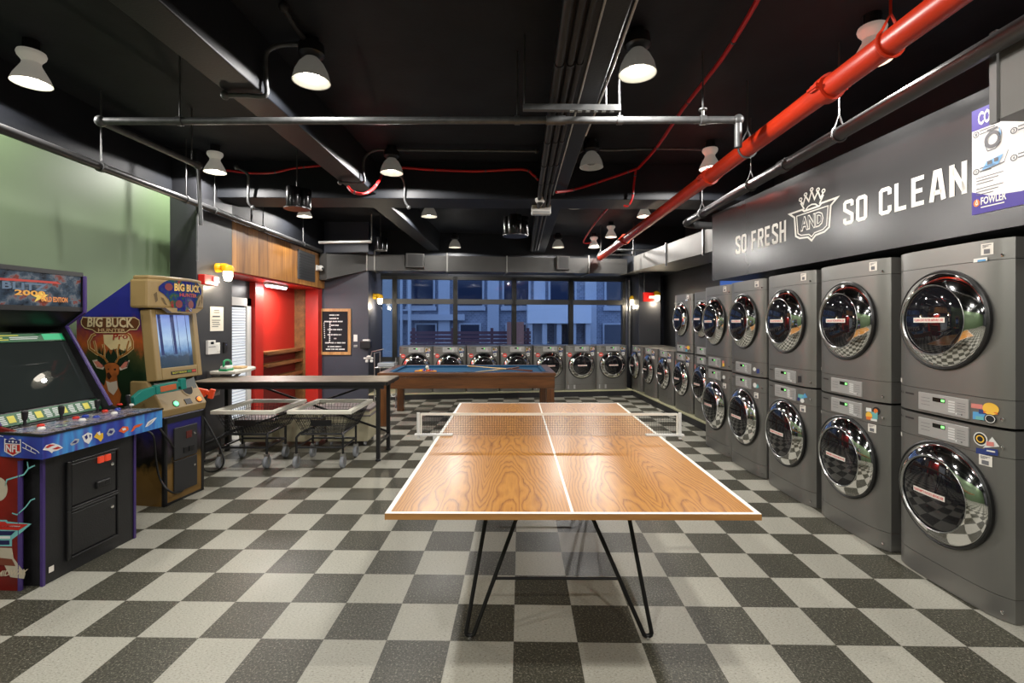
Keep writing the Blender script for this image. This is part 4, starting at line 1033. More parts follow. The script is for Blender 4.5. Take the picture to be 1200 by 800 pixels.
# monitor housing
a0, a1 = Vector((-.035,0,1.045)), Vector((-.10,0,1.64)); au = (a1-a0).normalized(); an = Vector((au.z,0,-au.x)); al = (a1-a0).length
def HF(h): return lambda y, t: a0+au*t+an*h+Vector((0,y,0))
hw = HW+.030
m = MB()
for u0,u1,v0,v1 in ((-hw,-hw+.055,0,al),(hw-.055,hw,0,al),(-hw+.055,hw-.055,0,.10),(-hw+.055,hw-.055,al-.045,al)):
    q = slab(HF(-.10), HF(.0), u0,u1,v0,v1); m.add(q.v, q.f)
m.build('monitor_housing', tan, A2, bevel=.008)
scn = N('lit_forest_screen', .2); o = scn.tc.outputs['Object']; _x, _y, _z = scn.sep(o)
tk = scn.noise(scn.comb(scn.math('ADD', _y, scn.math('MULTIPLY', _z, .03)), 0, scn.math('MULTIPLY', _z, .004)), 30, 2, .5)
lowv = scn.noise(o, 22, 4, .65)
base = scn.ramp(scn.math('DIVIDE', scn.math('SUBTRACT', scn.math('ADD', _z, scn.math('MULTIPLY', scn.math('SUBTRACT', lowv, .5), .10)), 1.12), .50), [(.0, rgb(36,58,72)), (.22, rgb(50,70,92)), (.34, rgb(110,150,196)), (.52, rgb(180,208,236)), (.72, rgb(150,180,230)), (1, rgb(120,140,216))])
trk = scn.math('MULTIPLY', scn.math('GREATER_THAN', tk, .545), scn.math('GREATER_THAN', _z, 1.25))
cc = scn.mix(trk, base, rgb(44,56,104)); scn.col((0.01,.01,.012,1)); scn.put(cc, scn.b.inputs['Emission Color']); scn.b.inputs['Emission Strength'].default_value = .62
slab(HF(-.05), HF(-.035), -hw+.055, hw-.055, .10, al-.045).build('screen', scn.m, A2, label='lit screen showing a pale misty forest')
slab(HF(.0), HF(.004), -.10, .17, .035, .065).build('title_strip', black, A2)
MB().textr(HF(.005), 'SHOOT THE BUCKS', -.09, .06, .042, .058, .02).build('strip_lettering', ycard, A2)
MB().rect(HF(.005), .07, .115, .040, .060).build('strip_print', mat('strip_green', rgb(60,120,60), .4), A2)
MB().rect(HF(.005), .12, .165, .040, .060).build('strip_print', mat('strip_red', rgb(190,60,40), .4), A2)
# marquee head
hy = HW+.085
m = MB()
n_k = 10
prf = []
for k in range(n_k+1):
    y = -hy+2*hy*k/n_k; prf.append((.0-.07*(abs(y)/hy)**2.2, y))
m.prism(prf+[(-.24,hy),(-.24,-hy)], 1.645, 1.885, 'z'); m.build('marquee_head', tan, A2, bevel=.02, smooth=False)
m = MB().prism([(x-.01,y*.96) for x,y in prf]+[(-.23,hy*.94),(-.23,-hy*.94)], 1.88, 1.915, 'z'); m.build('head_cap', tan, A2, bevel=.015)
def HM(h): return lambda y, z: Vector((.0-.07*(abs(y)/hy)**2.2+h, y, z))
mh = N('hunting_marquee_art', .12); o = mh.tc.outputs['Object']
_c = mh.ramp(mh.noise(o, 13, 4, .6), [(.34, rgb(30,30,96)), (.5, rgb(36,44,110)), (.57, rgb(40,84,60)), (.66, rgb(140,50,50))]); mh.col(_c); mh.put(_c, mh.b.inputs['Emission Color']); mh.b.inputs['Emission Strength'].default_value = .08
mp_ = [(-.17,1.88),(.17,1.88),(.205,1.83),(.195,1.79),(.13,1.755),(.095,1.675),(-.085,1.675),(-.12,1.755),(-.205,1.79),(-.215,1.83)]
mm = MB(); n_s = 12
for k in range(n_s):
    y0_, y1_ = -.23+.46*k/n_s, -.23+.46*(k+1)/n_s
    def zb_(y): a = abs(y); return 1.622 if a < .12 else (1.622+(a-.12)/.04*.118 if a < .16 else 1.74+(a-.16)/.07*.05)
    def zt_(y): a = abs(y); return 1.885 if a < .17 else 1.885-(a-.17)/.06*.06
    mm.poly(HM(.004), [(y0_,zb_(y0_)),(y1_,zb_(y1_)),(y1_,zt_(y1_)),(y0_,zt_(y0_))])
mm.build('marquee', mh.m, A2)
MB().prism([(-.20,1.65),(-.13,1.608),(.13,1.608),(.20,1.65)], -.055, -.012, 'x').build('head_lip', tan, A2, bevel=.006)
MB().prism([(-.20,1.65),(-.135,1.61),(.135,1.61),(.20,1.65)], -.02, .0, 'x').build('head_lip', tan, A2)
MB().textr(HM(.007), 'BIG BUCK', -.11, .19, 1.795, 1.86, .035).build('marquee_lettering', mat('buck_gold', rgb(226,186,96), .4), A2)
MB().textr(HM(.007), 'HUNTER', -.06, .14, 1.75, 1.78, .02).build('marquee_lettering', mat('buck_red', rgb(190,60,50), .4), A2)
for y_, z_, r_ in ((-.155,1.825,.032),(-.065,1.685,.034),(.065,1.685,.034)): MB().disc(HM(.006), y_, z_, r_, 14).build('marquee_emblem', mat('emblem_maroon', rgb(120,44,48), .4), A2)
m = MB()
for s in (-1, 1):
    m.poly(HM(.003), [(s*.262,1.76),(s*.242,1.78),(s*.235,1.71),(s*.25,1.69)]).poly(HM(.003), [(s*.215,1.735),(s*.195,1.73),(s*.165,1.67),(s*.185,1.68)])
m.build('head_recess_shade', mat('shadowed_tan', rgb(92,74,44), .6), A2)  # flat patches; the shade of recesses is put into a darker tan
# printed deer and title on the near side
def SD2(h): return PLN(M2 @ Vector((0,-HW-h,0)), R2 @ Vector((0,-1,0)))
s1_, s2_, s3_, s4_ = SD2(.0015), SD2(.003), SD2(.0045), SD2(.006)
def P2(name, m_, f, *polys):
    mb = MB()
    for p in polys: mb.poly(f, p)
    mb.build(name, m_, A2, world=True)
gold = mat('buck_gold', rgb(226,186,96)); furo = mat('deer_fur_print', rgb(178,98,44), .5, noise=.2, nscale=20); furl = mat('deer_chest_print', rgb(222,206,186), .5); furd = mat('deer_dark_print', rgb(60,30,18), .5); pinkm = mat('deer_ear_print', rgb(214,130,110), .5); glow = mat('pale_light_print', rgb(240,216,160), .5)
P2('glow_art', glow, s1_, [(121,392),(150,392),(154,404),(148,412),(138,408),(130,410),(122,402)])
P2('treeline_art', mat('pine_print', rgb(20,40,22), .5), s2_, [(113,430),(116,408),(119,418),(121,404),(124,415),(127,409),(130,416),(133,408),(137,417),(140,407),(143,416),(147,408),(150,420),(152,430)])
P2('title_plate', mat('title_brown', rgb(110,64,36), .5), s2_, [(95,376),(97,371.5),(103,372),(158,372),(163,375),(163.5,380),(160,386),(152,386),(147,389.5),(113,389.5),(108,386),(99,384),(95.5,380)])
MB().stroke(s3_, [(95,376),(97,371.5),(103,372),(158,372),(163,375),(163.5,380),(160,386),(152,386),(147,389.5),(113,389.5),(108,386),(99,384),(95.5,380)], .9, True).build('title_outline', glow, A2, world=True)
MB().text(s4_, 'BIG BUCK', [(102,383),(157,384),(156,372.5),(103,371)], .035).build('title_lettering', mat('title_cream', rgb(236,214,170), .5), A2, world=True)
MB().text(s3_, 'HUNTER', [(115,388.7),(147,388.9),(147,385),(115,384.6)], .02).build('title_lettering', mat('title_tan', rgb(226,190,140), .5), A2, world=True)
MB().text(s3_, 'Pro', [(132,398.5),(150,396.5),(150,390),(133,391)], .01).build('title_lettering', mat('title_red', rgb(180,30,30), .5), A2, world=True)
P2('deer_body_art', furo, s1_, [(112,470),(107,462),(108,449),(116,446),(122,452),(125,440),(137,440),(138,452),(142,462),(140,474),(132,478),(118,478)])
P2('deer_chest_art', furl, s2_, [(124,446),(129,448),(137,446),(138,455),(133,463),(127,458)])
P2('deer_head_art', furo, s3_, [(122,428),(127,425),(135,425),(140,429),(139,438),(133,444),(128,445),(125,441),(124,434)])
P2('deer_ear_art', furl, s2_, [(108,422),(115,421),(123,428),(121,433),(113,431)], [(139,429),(146,422),(152,422),(149,431),(141,434)])
P2('deer_ear_art', pinkm, s3_, [(110,423.5),(115,423),(121,428.5),(119,431),(114,429.5)], [(141,430),(146,424),(150,423.5),(148,429.5),(143,432)])
P2('deer_muzzle_art', furd, s4_, [(125,437),(128,436),(131,441),(128,444.5),(125.5,442)], [(133,432),(136,431.5),(136,433.5),(134,434)], [(125.5,432),(128,431.5),(127.5,433.5)])
for hw_, mm_, ff in ((3.4, glow, s2_), (2.0, mat('antler_print', rgb(176,116,52), .5), s3_)):
    m = MB()
    m.stroke(ff, [(126,425),(122,419),(113,414),(105,408),(104,400),(108,393),(112,391)], hw_).stroke(ff, [(122,419),(122,410),(121,403)], hw_*.8).stroke(ff, [(113,414),(112,406),(110,399)], hw_*.8)
    m.stroke(ff, [(136,425),(139,419),(148,414),(155,408),(155,400),(152,393),(149,391)], hw_).stroke(ff, [(139,419),(138,410),(140,403)], hw_*.8).stroke(ff, [(148,414),(149,406),(151,399)], hw_*.8)
    m.build('deer_antler_art', mm_, A2, world=True)
# guns
def gun(label, o, d, side_, col, col2):
    t = thing('toy_shotgun', label, 'toy gun', tuple(o))
    d = Vector(d).normalized(); up = Vector((0,0,1)); r = d.cross(up).normalized(); q = r.cross(d)
    o = Vector(o)
    def pz(pts, w, nm, m_):
        mb = MB(); vs = [o+d*a+q*b+r*w/2 for a,b in pts]+[o+d*a+q*b-r*w/2 for a,b in pts]; n = len(pts)
        mb.add(vs, [tuple(range(n)), tuple(range(2*n-1,n-1,-1))]+[(i,n+i,n+(i+1)%n,(i+1)%n) for i in range(n)]).build(nm, m_, t, world=True, bevel=.004)
    pz([(-.20,-.02),(-.20,-.085),(-.13,-.06),(-.04,-.03),(-.04,.03),(-.14,.02)], .05, 'stock', col)
    pz([(-.04,-.035),(.13,-.035),(.13,.035),(-.04,.035)], .06, 'receiver', col)
    pz([(-.01,-.024),(.115,-.024),(.115,.024),(-.01,.024)], .064, 'side_plate', col2)
    pz([(.13,-.012),(.17,-.012),(.17,.028),(.13,.028)], .035, 'barrel', col)
    pz([(.155,-.04),(.20,-.04),(.20,.05),(.155,.05)], .045, 'muzzle_block', col)
    return t, o
teal_p = mat('teal_gun_plastic', rgb(30,128,116), .35); orange_p = mat('orange_gun_plastic', rgb(232,76,34), .35)
g1p = G(186, 462.5, .935)
g1, _ = gun('teal toy shotgun resting on the deck of the deer hunting game', (g1p.x+.02, g1p.y-.02, .985), (.45,.88,.10), 1, teal_p, mat('orange_gun_plate', rgb(196,100,60), .4))
g2p = D(230, 457, 4.72)
g2, _ = gun('orange toy shotgun holstered at the far side of the deer hunting game', (g2p.x-.06, g2p.y+.02, g2p.z-.005), (.93,.25,-.25), 1, orange_p, orange_p)
cab = mat('black_cable', (.012,.012,.012), .45)
wp = [D(171,504,3.98), D(180,512,4.0), D(183,540,4.02), D(188,562,4.04), D(200,576,4.06), D(213,575,4.25), D(219,562,4.42), D(216,545,4.40), D(200,519,4.12), D(187,502,4.02)]
MB().tube(catmull(wp, 6), .008, 8).build('gun_cable', cab, g1, smooth=True, world=True)
wp = [D(237,486,4.78), D(248,505,4.75), D(259,527,4.72), D(262,542,4.70), D(255,551,4.74), D(243,552,4.78), D(237,545,4.84), D(236,520,4.86)]
MB().tube(catmull(wp, 6), .008, 8).build('gun_cable', cab, g2, smooth=True, world=True)
# ================================================================ on the dark column and the walls
XC = -3.45
def SC(h): return PLN((XC+h,0,0), (1,0,0))
def plate(name, m_, parent, px0, py0, px1, py1, h0, h1, X=XC, label=None, bevel=0):
    a = S(px0, py0, X); b = S(px1, py1, X)
    return MB().box(X+h0, X+h1, a.y, b.y, b.z, a.z).build(name, m_, parent, world=True, label=label, bevel=bevel)
def wallthing(name, label, cat, px, py, X=XC, group=None): return thing(name, label, cat, tuple(S(px, py, X)), 0, group)
# paper notice
t = wallthing('paper_notice', 'cream printed notice fixed to the dark column above the thermostat', 'notice', 254, 387)
plate('sheet', paper, t, 246, 359, 261.5, 387.5, .0, .004)
f = SC(.006); m = MB()
for i, (y, a, b) in enumerate(((363.5,251,257),(366,250.5,257.5),(371,249,258),(375,248.5,258.5),(377.5,248.5,257),(380,249,258),(382.5,248.5,256))): m.poly(f, [(a,y+.4),(b,y+.4),(b,y-.4 if i != 2 else y-1.2),(a,y-.4 if i != 2 else y-1.2)])
m.build('printed_lines', labg, t, world=True)
t = wallthing('thermostat', 'white thermostat box on the dark column', 'thermostat', 245, 414)
plate('housing', whitep, t, 241, 399, 250, 414.5, 0, .03, bevel=.004); plate('display', disp, t, 244, 400.5, 247.5, 403, .03, .032); plate('cover_line', mat('grey_line', (.3,.3,.3), .5), t, 241.6, 406, 249.6, 406.5, .03, .0315)
t = wallthing('light_switch', 'white double light switch beside the thermostat', 'switch', 254, 414)
plate('plate', whitep, t, 251.8, 401.5, 257, 414, 0, .01, bevel=.003); plate('rocker', white, t, 252.8, 403.5, 254.2, 411, .01, .018); plate('rocker', white, t, 254.8, 403.5, 256.2, 411, .01, .018)
t = wallthing('card_reader', 'small black card reader on the dark column by the blinds', 'card reader', 263, 413)
plate('housing', black, t, 261, 401, 264.5, 413, 0, .025, bevel=.004); plate('indicator', mat('dim_blue_light', (.1,.12,.25), .3), t, 262.3, 403, 263.4, 404.2, .025, .027)
# red alarm
t = wallthing('fire_alarm', 'red fire alarm box on the dark column beside the yellow wall lamp', 'alarm', 240, 334)
plate('housing', redbox, t, 232, 321, 248, 335, 0, .075, bevel=.008); plate('strobe_lens', mat('clear_lens', (.7,.7,.7), .15), t, 242.5, 324, 248, 331, .075, .09)
def jar_lamp(name_label, p, n, s=1.0, power=9):
    """yellow capped bulkhead lamp on a wall; p on the wall, n its outward normal"""
    t = thing('wall_lamp', name_label, 'wall lamp', tuple(p), math.atan2(n[1], n[0]), 'yellow wall lamps')
    MB().lathe([(.05*s,0),(.05*s,.03*s),(.04*s,.05*s)], (0,0,.03*s), 'x', 16).tube(catmull([(0,0,.03*s),(.06*s,0,.05*s),(.11*s,0,.045*s)], 4), .03*s, 10).build('wall_bracket', yellow, t, smooth=True)
    MB().lathe([(.058*s,.0),(.062*s,.035*s),(.045*s,.065*s),(.01*s,.075*s)], (.12*s,0,-.01*s), 'z', 16).build('yellow_cap', yellow, t, smooth=True)
    g = MB().lathe([(.01*s,-.115*s),(.035*s,-.105*s),(.048*s,-.06*s),(.046*s,-.01*s)], (.12*s,0,0), 'z', 16).build('glowing_jar', mat('glowing_jar_glass', (.9,.85,.7), .3, emit=(1,.86,.6), es=6), t, smooth=True)
    l = bpy.data.lights.new('wall_lamp_light', 'POINT'); l.energy = power; l.color = (1,.85,.62); l.shadow_soft_size = .04
    lo = bpy.data.objects.new('wall_lamp_light', l); C.objects.link(lo); lo.parent = t; lo.location = (.14*s, 0, -.155*s)
jar_lamp('yellow capped wall lamp glowing on the dark column by the arcade games', S(254, 317, XC), (1,0,0), 1.12)
# ironing board, iron and folded cloth
p0 = S(238, 436, XC)
t = thing('ironing_board', 'white wall-mounted ironing board folded out from the dark column', 'ironing board', tuple(p0))
zi = .955; y0 = S(240, 430, XC).y+.02
MB().prism([(XC+.04,y0),(XC+.34,y0),(XC+.34,y0+.35),(XC+.27,y0+.62),(XC+.19,y0+.72),(XC+.11,y0+.62),(XC+.04,y0+.35)], zi-.035, zi).build('padded_top', mat('ironing_cover', rgb(206,202,192), .8), t, world=True, bevel=.008)
MB().box(XC, XC+.05, y0+.02, y0+.2, zi-.3, zi).beam((XC+.03,y0+.08,zi-.28),(XC+.22,y0+.35,zi-.04),.025,.025).build('folding_bracket', steel, t, world=True)
it = thing('steam_iron', 'green and white iron lying on the ironing board', 'iron', (XC+.19, y0+.12, zi))
MB().prism([(-.05,-.11),(.05,-.11),(.05,.02),(.0,.13),(-.05,.02)], .0, .022).build('soleplate', mat('green_iron', rgb(30,150,96), .3), it, bevel=.004)
MB().prism([(-.04,-.10),(.04,-.10),(.04,.02),(.0,.11),(-.04,.02)], .022, .06).build('iron_body', white, it, bevel=.01)
MB().tube(catmull([(0,-.09,.05),(0,-.085,.11),(0,-.02,.125),(0,.05,.105),(0,.07,.055)], 5), .013, 10).build('handle', mat('green_iron', (0,0,0)), it, smooth=True)
tag(MB().box(XC+.10, XC+.26, y0+.30, y0+.44, zi+.001, zi+.03).build('folded_cloth', mat('tan_cloth', rgb(206,176,130), .9), bevel=.012), 'tan folded cloth lying on the ironing board beside the iron', 'cloth')
# soffit items
t = wallthing('wall_grille', 'dark rectangular vent grille set in the timber soffit', 'vent', 358, 330)
plate('frame', mat('grille_paint', (.05,.052,.055), .45), t, 348.5, 292, 368, 330.5, 0, .02)
gb = MB(); a, b = S(350, 295, XC), S(366.5, 329, XC)
for k in range(9): z_ = b.z+(a.z-b.z)*(k+.5)/9; gb.beam((XC+.022,a.y,z_),(XC+.022,b.y,z_),.012,.02)
gb.build('louvres', mat('louvre_paint', (.022,.023,.026), .4), t, world=True)
t = wallthing('security_camera', 'small white security camera on the timber soffit near the duct', 'camera', 380, 320)
q = S(371, 314, XC)
MB().box(XC, XC+.03, q.y-.05, q.y+.05, q.z-.05, q.z+.05).build('base', whitep, t, world=True, bevel=.006); MB().ball((XC+.075,q.y,q.z),.055,14).build('camera_dome', whitep, t, world=True, smooth=True); MB().ball((XC+.118,q.y-.02,q.z-.01),.022,10).build('lens', black, t, world=True, smooth=True)
# shelves in the red alcove, tube light
XA = -3.95
for z_, lab in ((1.03, 'brown wooden ledge, top one in the red alcove'), (.83, 'brown wooden ledge below the top one in the red alcove'), (.60, 'brown wooden ledge low in the red alcove behind the folding table')):
    t = thing('wall_shelf', lab, 'shelf', (XA, 8.7, z_), 0, 'ledges in the red alcove')
    MB().box(0, .17, -.72, .695, -.02, .02).build('board', woodshelf, t); MB().box(0, .02, -.72, .695, -.07, -.02).box(.15,.17,-.72,.695,-.035,-.02).build('cleat', woodshelf, t)
t = thing('tube_light', 'white glowing tube light on the ceiling of the red alcove', 'light', (-3.72, 8.15, 2.165))
MB().box(-.04,.04,-.36,.36,-.035,0).build('housing', whitep, t)
MB().cyl((0,-.34,-.05),(0,.34,-.05),.02,12).build('tube', mat('lit_tube', (.9,.9,.9), .4, emit=(.92,.95,1), es=9), t, smooth=True)
l = bpy.data.lights.new('tube_light_source', 'AREA'); l.shape = 'RECTANGLE'; l.size = .06; l.size_y = .7; l.energy = 26; l.color = (1,.95,.9)
lo = bpy.data.objects.new('tube_light_source', l); C.objects.link(lo); lo.parent = t; lo.location = (0,0,-.075)
# letter board on the slate wall
YB = 9.6
def DB(h): return PLN((0,YB-h,0), (0,-1,0))
a, b = D(374, 361.5, YB-.03), D(411, 415.5, YB-.03)
t = thing('letter_board', 'black letter board in a pale wood frame on the slate wall', 'notice board', (.5*(a.x+b.x), YB, b.z))
m = MB(); w_ = .055
m.box(a.x,b.x,YB-.035,YB,a.z-w_,a.z).box(a.x,b.x,YB-.035,YB,b.z,b.z+w_).box(a.x,a.x+w_,YB-.035,YB,b.z+w_,a.z-w_).box(b.x-w_,b.x,YB-.035,YB,b.z+w_,a.z-w_)
m.build('frame', woodframe, t, world=True)
MB().box(a.x+w_,b.x-w_,YB-.018,YB,b.z+w_,a.z-w_).build('felt_board', mat('black_felt', (.008,.008,.012), .9), t, world=True)
m = MB(); fB = DB(.020)
rows = [(369,386,397),(373,386,397),(376.5,380,402),(381,388,397),(386,384,401),(392,384,400),(396.5,391.5,394),(401.5,381,405),(406,384,400),(409,382,404)]
for y, x0_, x1_ in rows:
    x = x0_
    while x < x1_-.4:
        w2 = random.choice((.55,.7,.85)); m.poly(fB, [(x,y+.75),(x+w2,y+.75),(x+w2,y-.65),(x,y-.65)]); x += w2+(.25 if random.random() < .8 else .9)
for k in range(8): m.poly(fB, [(379.3+.1*k,378+2.4*k),(380.3+.1*k,378+2.4*k),(380.1+.1*k,379.2+2.4*k),(379.3+.1*k,379.2+2.4*k)])
for k in range(11): m.poly(fB, [(386-.05*k,377+2.3*k),(387.4-.05*k,377+2.3*k),(387.4-.05*k,378.4+2.3*k),(386-.05*k,378.4+2.3*k)])
m.build('white_letters', mat('white_letter', (.75,.75,.75), .5), t, world=True)
def back_box(name, label, cat, parts):
    p0_ = parts[0][1]
    t = thing(name, label, cat, tuple(D((p0_[0]+p0_[2])/2, p0_[3], YB)))
    for nm, q, h0, h1, m_, bv in parts:
        a = D(q[0],q[1],YB); b = D(q[2],q[3],YB)
        MB().box(a.x,b.x,YB-h1,YB-h0,b.z,a.z).build(nm, m_, t, world=True, bevel=bv)
back_box('light_switch', 'white light switch plate right of the letter board', 'switch', [('plate',(414.5,392,419,400),0,.012,whitep,.003),('rocker',(416,394,417.6,398),.012,.02,white,0)])
back_box('wall_socket', 'small grey socket below the switch beside the letter board', 'socket', [('plate',(414.5,404,419,407),0,.012,steel,.003),('socket_face',(415.5,404.7,418,406.3),.012,.016,mat('socket_grey',(.3,.3,.3),.5),0)])
back_box('paper_towel_dispenser', 'black paper towel dispenser on the slate wall', 'dispenser', [('housing',(424.5,399,436.5,408),0,.16,black,.015),('paper_edge',(427,397.4,434,399),.03,.12,white,0)])
pe_ = D(435, 419, YB)
t = thing('eyewash_station', 'white eyewash fitting with swing arm on the slate wall', 'eyewash station', tuple(pe_))
MB().cyl((pe_.x,YB,pe_.z),(pe_.x,YB-.16,pe_.z),.022,12).cyl((pe_.x-.10,YB-.16,pe_.z),(pe_.x+.08,YB-.16,pe_.z),.018,12).build('pipe_fitting', whitep, t, smooth=True, world=True)
for s in (-.04,.05): MB().lathe([(.028,0),(.032,.035),(.02,.05)], (pe_.x+s,YB-.16,pe_.z-.075), 'z', 14).build('spray_head', whitep, t, smooth=True, world=True)
MB().ball((pe_.x,YB-.17,pe_.z+.03),.045,12,.6).build('dust_cover', whitep, t, smooth=True, world=True)
MB().tube([(pe_.x+.02,YB-.14,pe_.z),(pe_.x+.06,YB-.16,pe_.z+.13),(pe_.x+.30,YB-.22,pe_.z+.18)], .010, 8).build('swing_arm', steel, t, smooth=True, world=True)
# wire trolley by the pool table
tw = D(455, 440, 8.9)
t = thing('wire_trolley', 'thin steel trolley standing between the pool table and the windows', 'trolley', (tw.x-.05, 8.95, 0))
m = MB()
for x in (-.16,.22):
    for y in (-.2,.2): m.cyl((x,y,.06),(x,y,.98 if x < 0 else .90),.010,8)
for z_ in (.20,.72): m.tube([(-.16,-.2,z_),(.22,-.2,z_),(.22,.2,z_),(-.16,.2,z_)], .008, 6, True)
m.tube([(-.16,-.2,.98),(-.16,.2,.98)], .010, 8)
m.build('tube_frame', steel, t, smooth=True)
for z_ in (.20,.72): MB().grid([(-.16,-.2,z_),(.22,-.2,z_),(.22,.2,z_),(-.16,.2,z_)], (8,8)).build('wire_shelf', steel, t, wire=.004)
for x in (-.16,.22):
    for y in (-.2,.2): MB().lathe([(.02,-.012),(.03,-.008),(.03,.008),(.02,.012)], (x,y,.03), 'x', 14).build('caster', rubber, t, smooth=True)
tb = MB().box(tw.x-.17, tw.x+.13, 8.80, 9.08, .73, .80).build('plastic_tray', mat('clear_grey_plastic', (.35,.38,.4), .2), world=True, bevel=.01)
tag(tb, 'grey plastic tray sitting on the steel trolley', 'tray')
# lamps on the return wall and at the back right
jar_lamp('yellow capped wall lamp glowing between the slate wall and windows', Vector((-2.60, 9.98, D(441,349,9.98).z)), (1,-.0,0), 1.12)
q = BW(738, 351)
jar_lamp('yellow capped wall lamp glowing at the right end of the windows', Vector((q.x+.03, q.y-.03, q.z)), (-.1,-1,0), 1.12)
q = D(768, 346, 10.5)
jar_lamp('yellow capped wall lamp glowing beside the red exit sounder', Vector((q.x, 10.5, q.z)), (0,-1,0), 1.12)
q = D(760, 348, 10.5)
t = thing('alarm_sounder', 'red alarm sounder on the dark pier at the back right', 'alarm', (q.x, 10.5, q.z-.12))
MB().box(-.13,.10,-.09,0,.02,.22).build('housing', redbox, t, bevel=.01); MB().box(-.02,.09,-.10,-.09,.09,.14).build('strobe_lens', mat('clear_lens', (0,0,0)), t)
MB().cyl((-.10,-.02,.22),(-.10,-.02,.9),.012,8).build('conduit', galv, t, smooth=True)
q0, q1 = BW(743.5, 358), BW(751.5, 386)
t = thing('paper_notice', 'white notice sheet on the bluish pier right of the windows', 'notice', (q0.x, q0.y-.02, q1.z))
u0, u1 = (q0-WB0).dot(e_), (q1-WB0).dot(e_)
BMB().bbox(u0, u1, -.026, -.021, q1.z, q0.z).build('sheet', mat('white_paper', (.75,.75,.76), .7), t, world=True)
fbn = PLN(WB0-n_*.028, n_); m = MB()
for y in (363, 368, 371, 374, 380): m.poly(fbn, [(746,y+.5),(750,y+.5),(750,y-.5),(746,y-.5)])
m.build('printed_lines', labg, t, world=True)
tag(MB().tube([bp(uR+.10,-.05,.75),bp(uR+.10,-.05,2.5)], .03, 10).build('conduit_pipe', galv, smooth=True), 'grey vertical pipe at the right end of the windows', 'pipe')

# ================================================================ ceiling lamps
shade_w = mat('white_enamel_shade', (.80,.78,.72), .35, emit=(1,.93,.8), es=.10)  # faint emission stands in for neighbouring lamps lighting the outside
shade_g = mat('ribbed_glass_shade', (.30,.295,.27), .22, .1, emit=(1,.93,.8), es=.045)  # slight emission put in so the glass looks lit, on unlit lamps too
bulb = mat('lit_lamp_lens', (1,.95,.85), .3, emit=(1,.92,.78), es=16)
dkbulb = mat('unlit_lamp_lens', (.25,.25,.25), .2)
LP = 27
def lamp_light(t, p):
    l = bpy.data.lights.new('ceiling_lamp_light', 'SPOT'); l.energy = p; l.color = (1.0,.96,.905); l.shadow_soft_size = .022; l.spot_size = rad(174); l.spot_blend = .06
    o = bpy.data.objects.new('ceiling_lamp_light', l); C.objects.link(o); o.parent = t; o.location = (0,0,-.012)
def lampA(lit=True):
    t = thing('ceiling_lamp', 'x', 'ceiling lamp')
    MB().lathe([(0.0148,0.2220),(0.0777,0.2205),(0.0829,0.2035),(0.0777,0.1850),(0.0577,0.1591),(0.0518,0.1443)], (0,0,0), 'z', 28).build('ceiling_rose', shade_w, t, smooth=True)
    s = MB().lathe([(0.0518,0.1480),(0.0562,0.1258),(0.0725,0.0962),(0.0999,0.0444),(0.1125,0.0089),(0.1147,0.0000),(0.1110,0.0030),(0.0962,0.0407),(0.0703,0.0814),(0.0444,0.0888)], (0,0,0), 'z', 32).build('lamp_shade', shade_w, t, smooth=True)
    MB().lathe([(0.0007,0.0222),(0.0259,0.0244),(0.0370,0.0333),(0.0385,0.0703)], (0,0,0), 'z', 20).build('lamp_lens', bulb if lit else dkbulb, t, smooth=True)
    MB().cyl((0,0,.215),(0,0,ZC-3.2),.05,14).build('ceiling_box', black, t)
    return t
def lampB(lit=True):
    t = thing('ceiling_lamp', 'x', 'ceiling lamp')
    MB().lathe([(.02,.30),(.05,.30),(.05,.265),(.085,.255),(.088,.19),(.07,.175),(.045,.17),(.045,.15)], (0,0,0), 'z', 28).build('socket_cap', black, t, smooth=True)
    MB().lathe([(.045,.165),(.055,.155),(.085,.12),(.112,.065),(.124,.015),(.127,0),(.122,.002),(.108,.06),(.08,.11),(.04,.14)], (0,0,0), 'z', 36).build('lamp_shade', shade_g, t, smooth=True)
    MB().lathe([(.001,.025),(.035,.03),(.052,.045),(.052,.075),(.035,.12)], (0,0,0), 'z', 20).build('lamp_lens', bulb if lit else dkbulb, t, smooth=True)
    MB().cyl((0,0,.29),(0,0,ZC-3.2),.02,10).build('stem', black, t)
    return t
LA, LB, LBd = lampA(), lampB(), lampB(False); lu = set()
def lamp(kind, x, y, z, label, power=1.0):
    src = {'A': LA, 'B': LB, 'D': LBd}[kind]
    if kind not in lu: o = src; lu.add(kind)
    else: o = copy_tree(src)
    place(o, (x, y, z)); o['label'] = label; o['group'] = 'ceiling lamps'
    return o
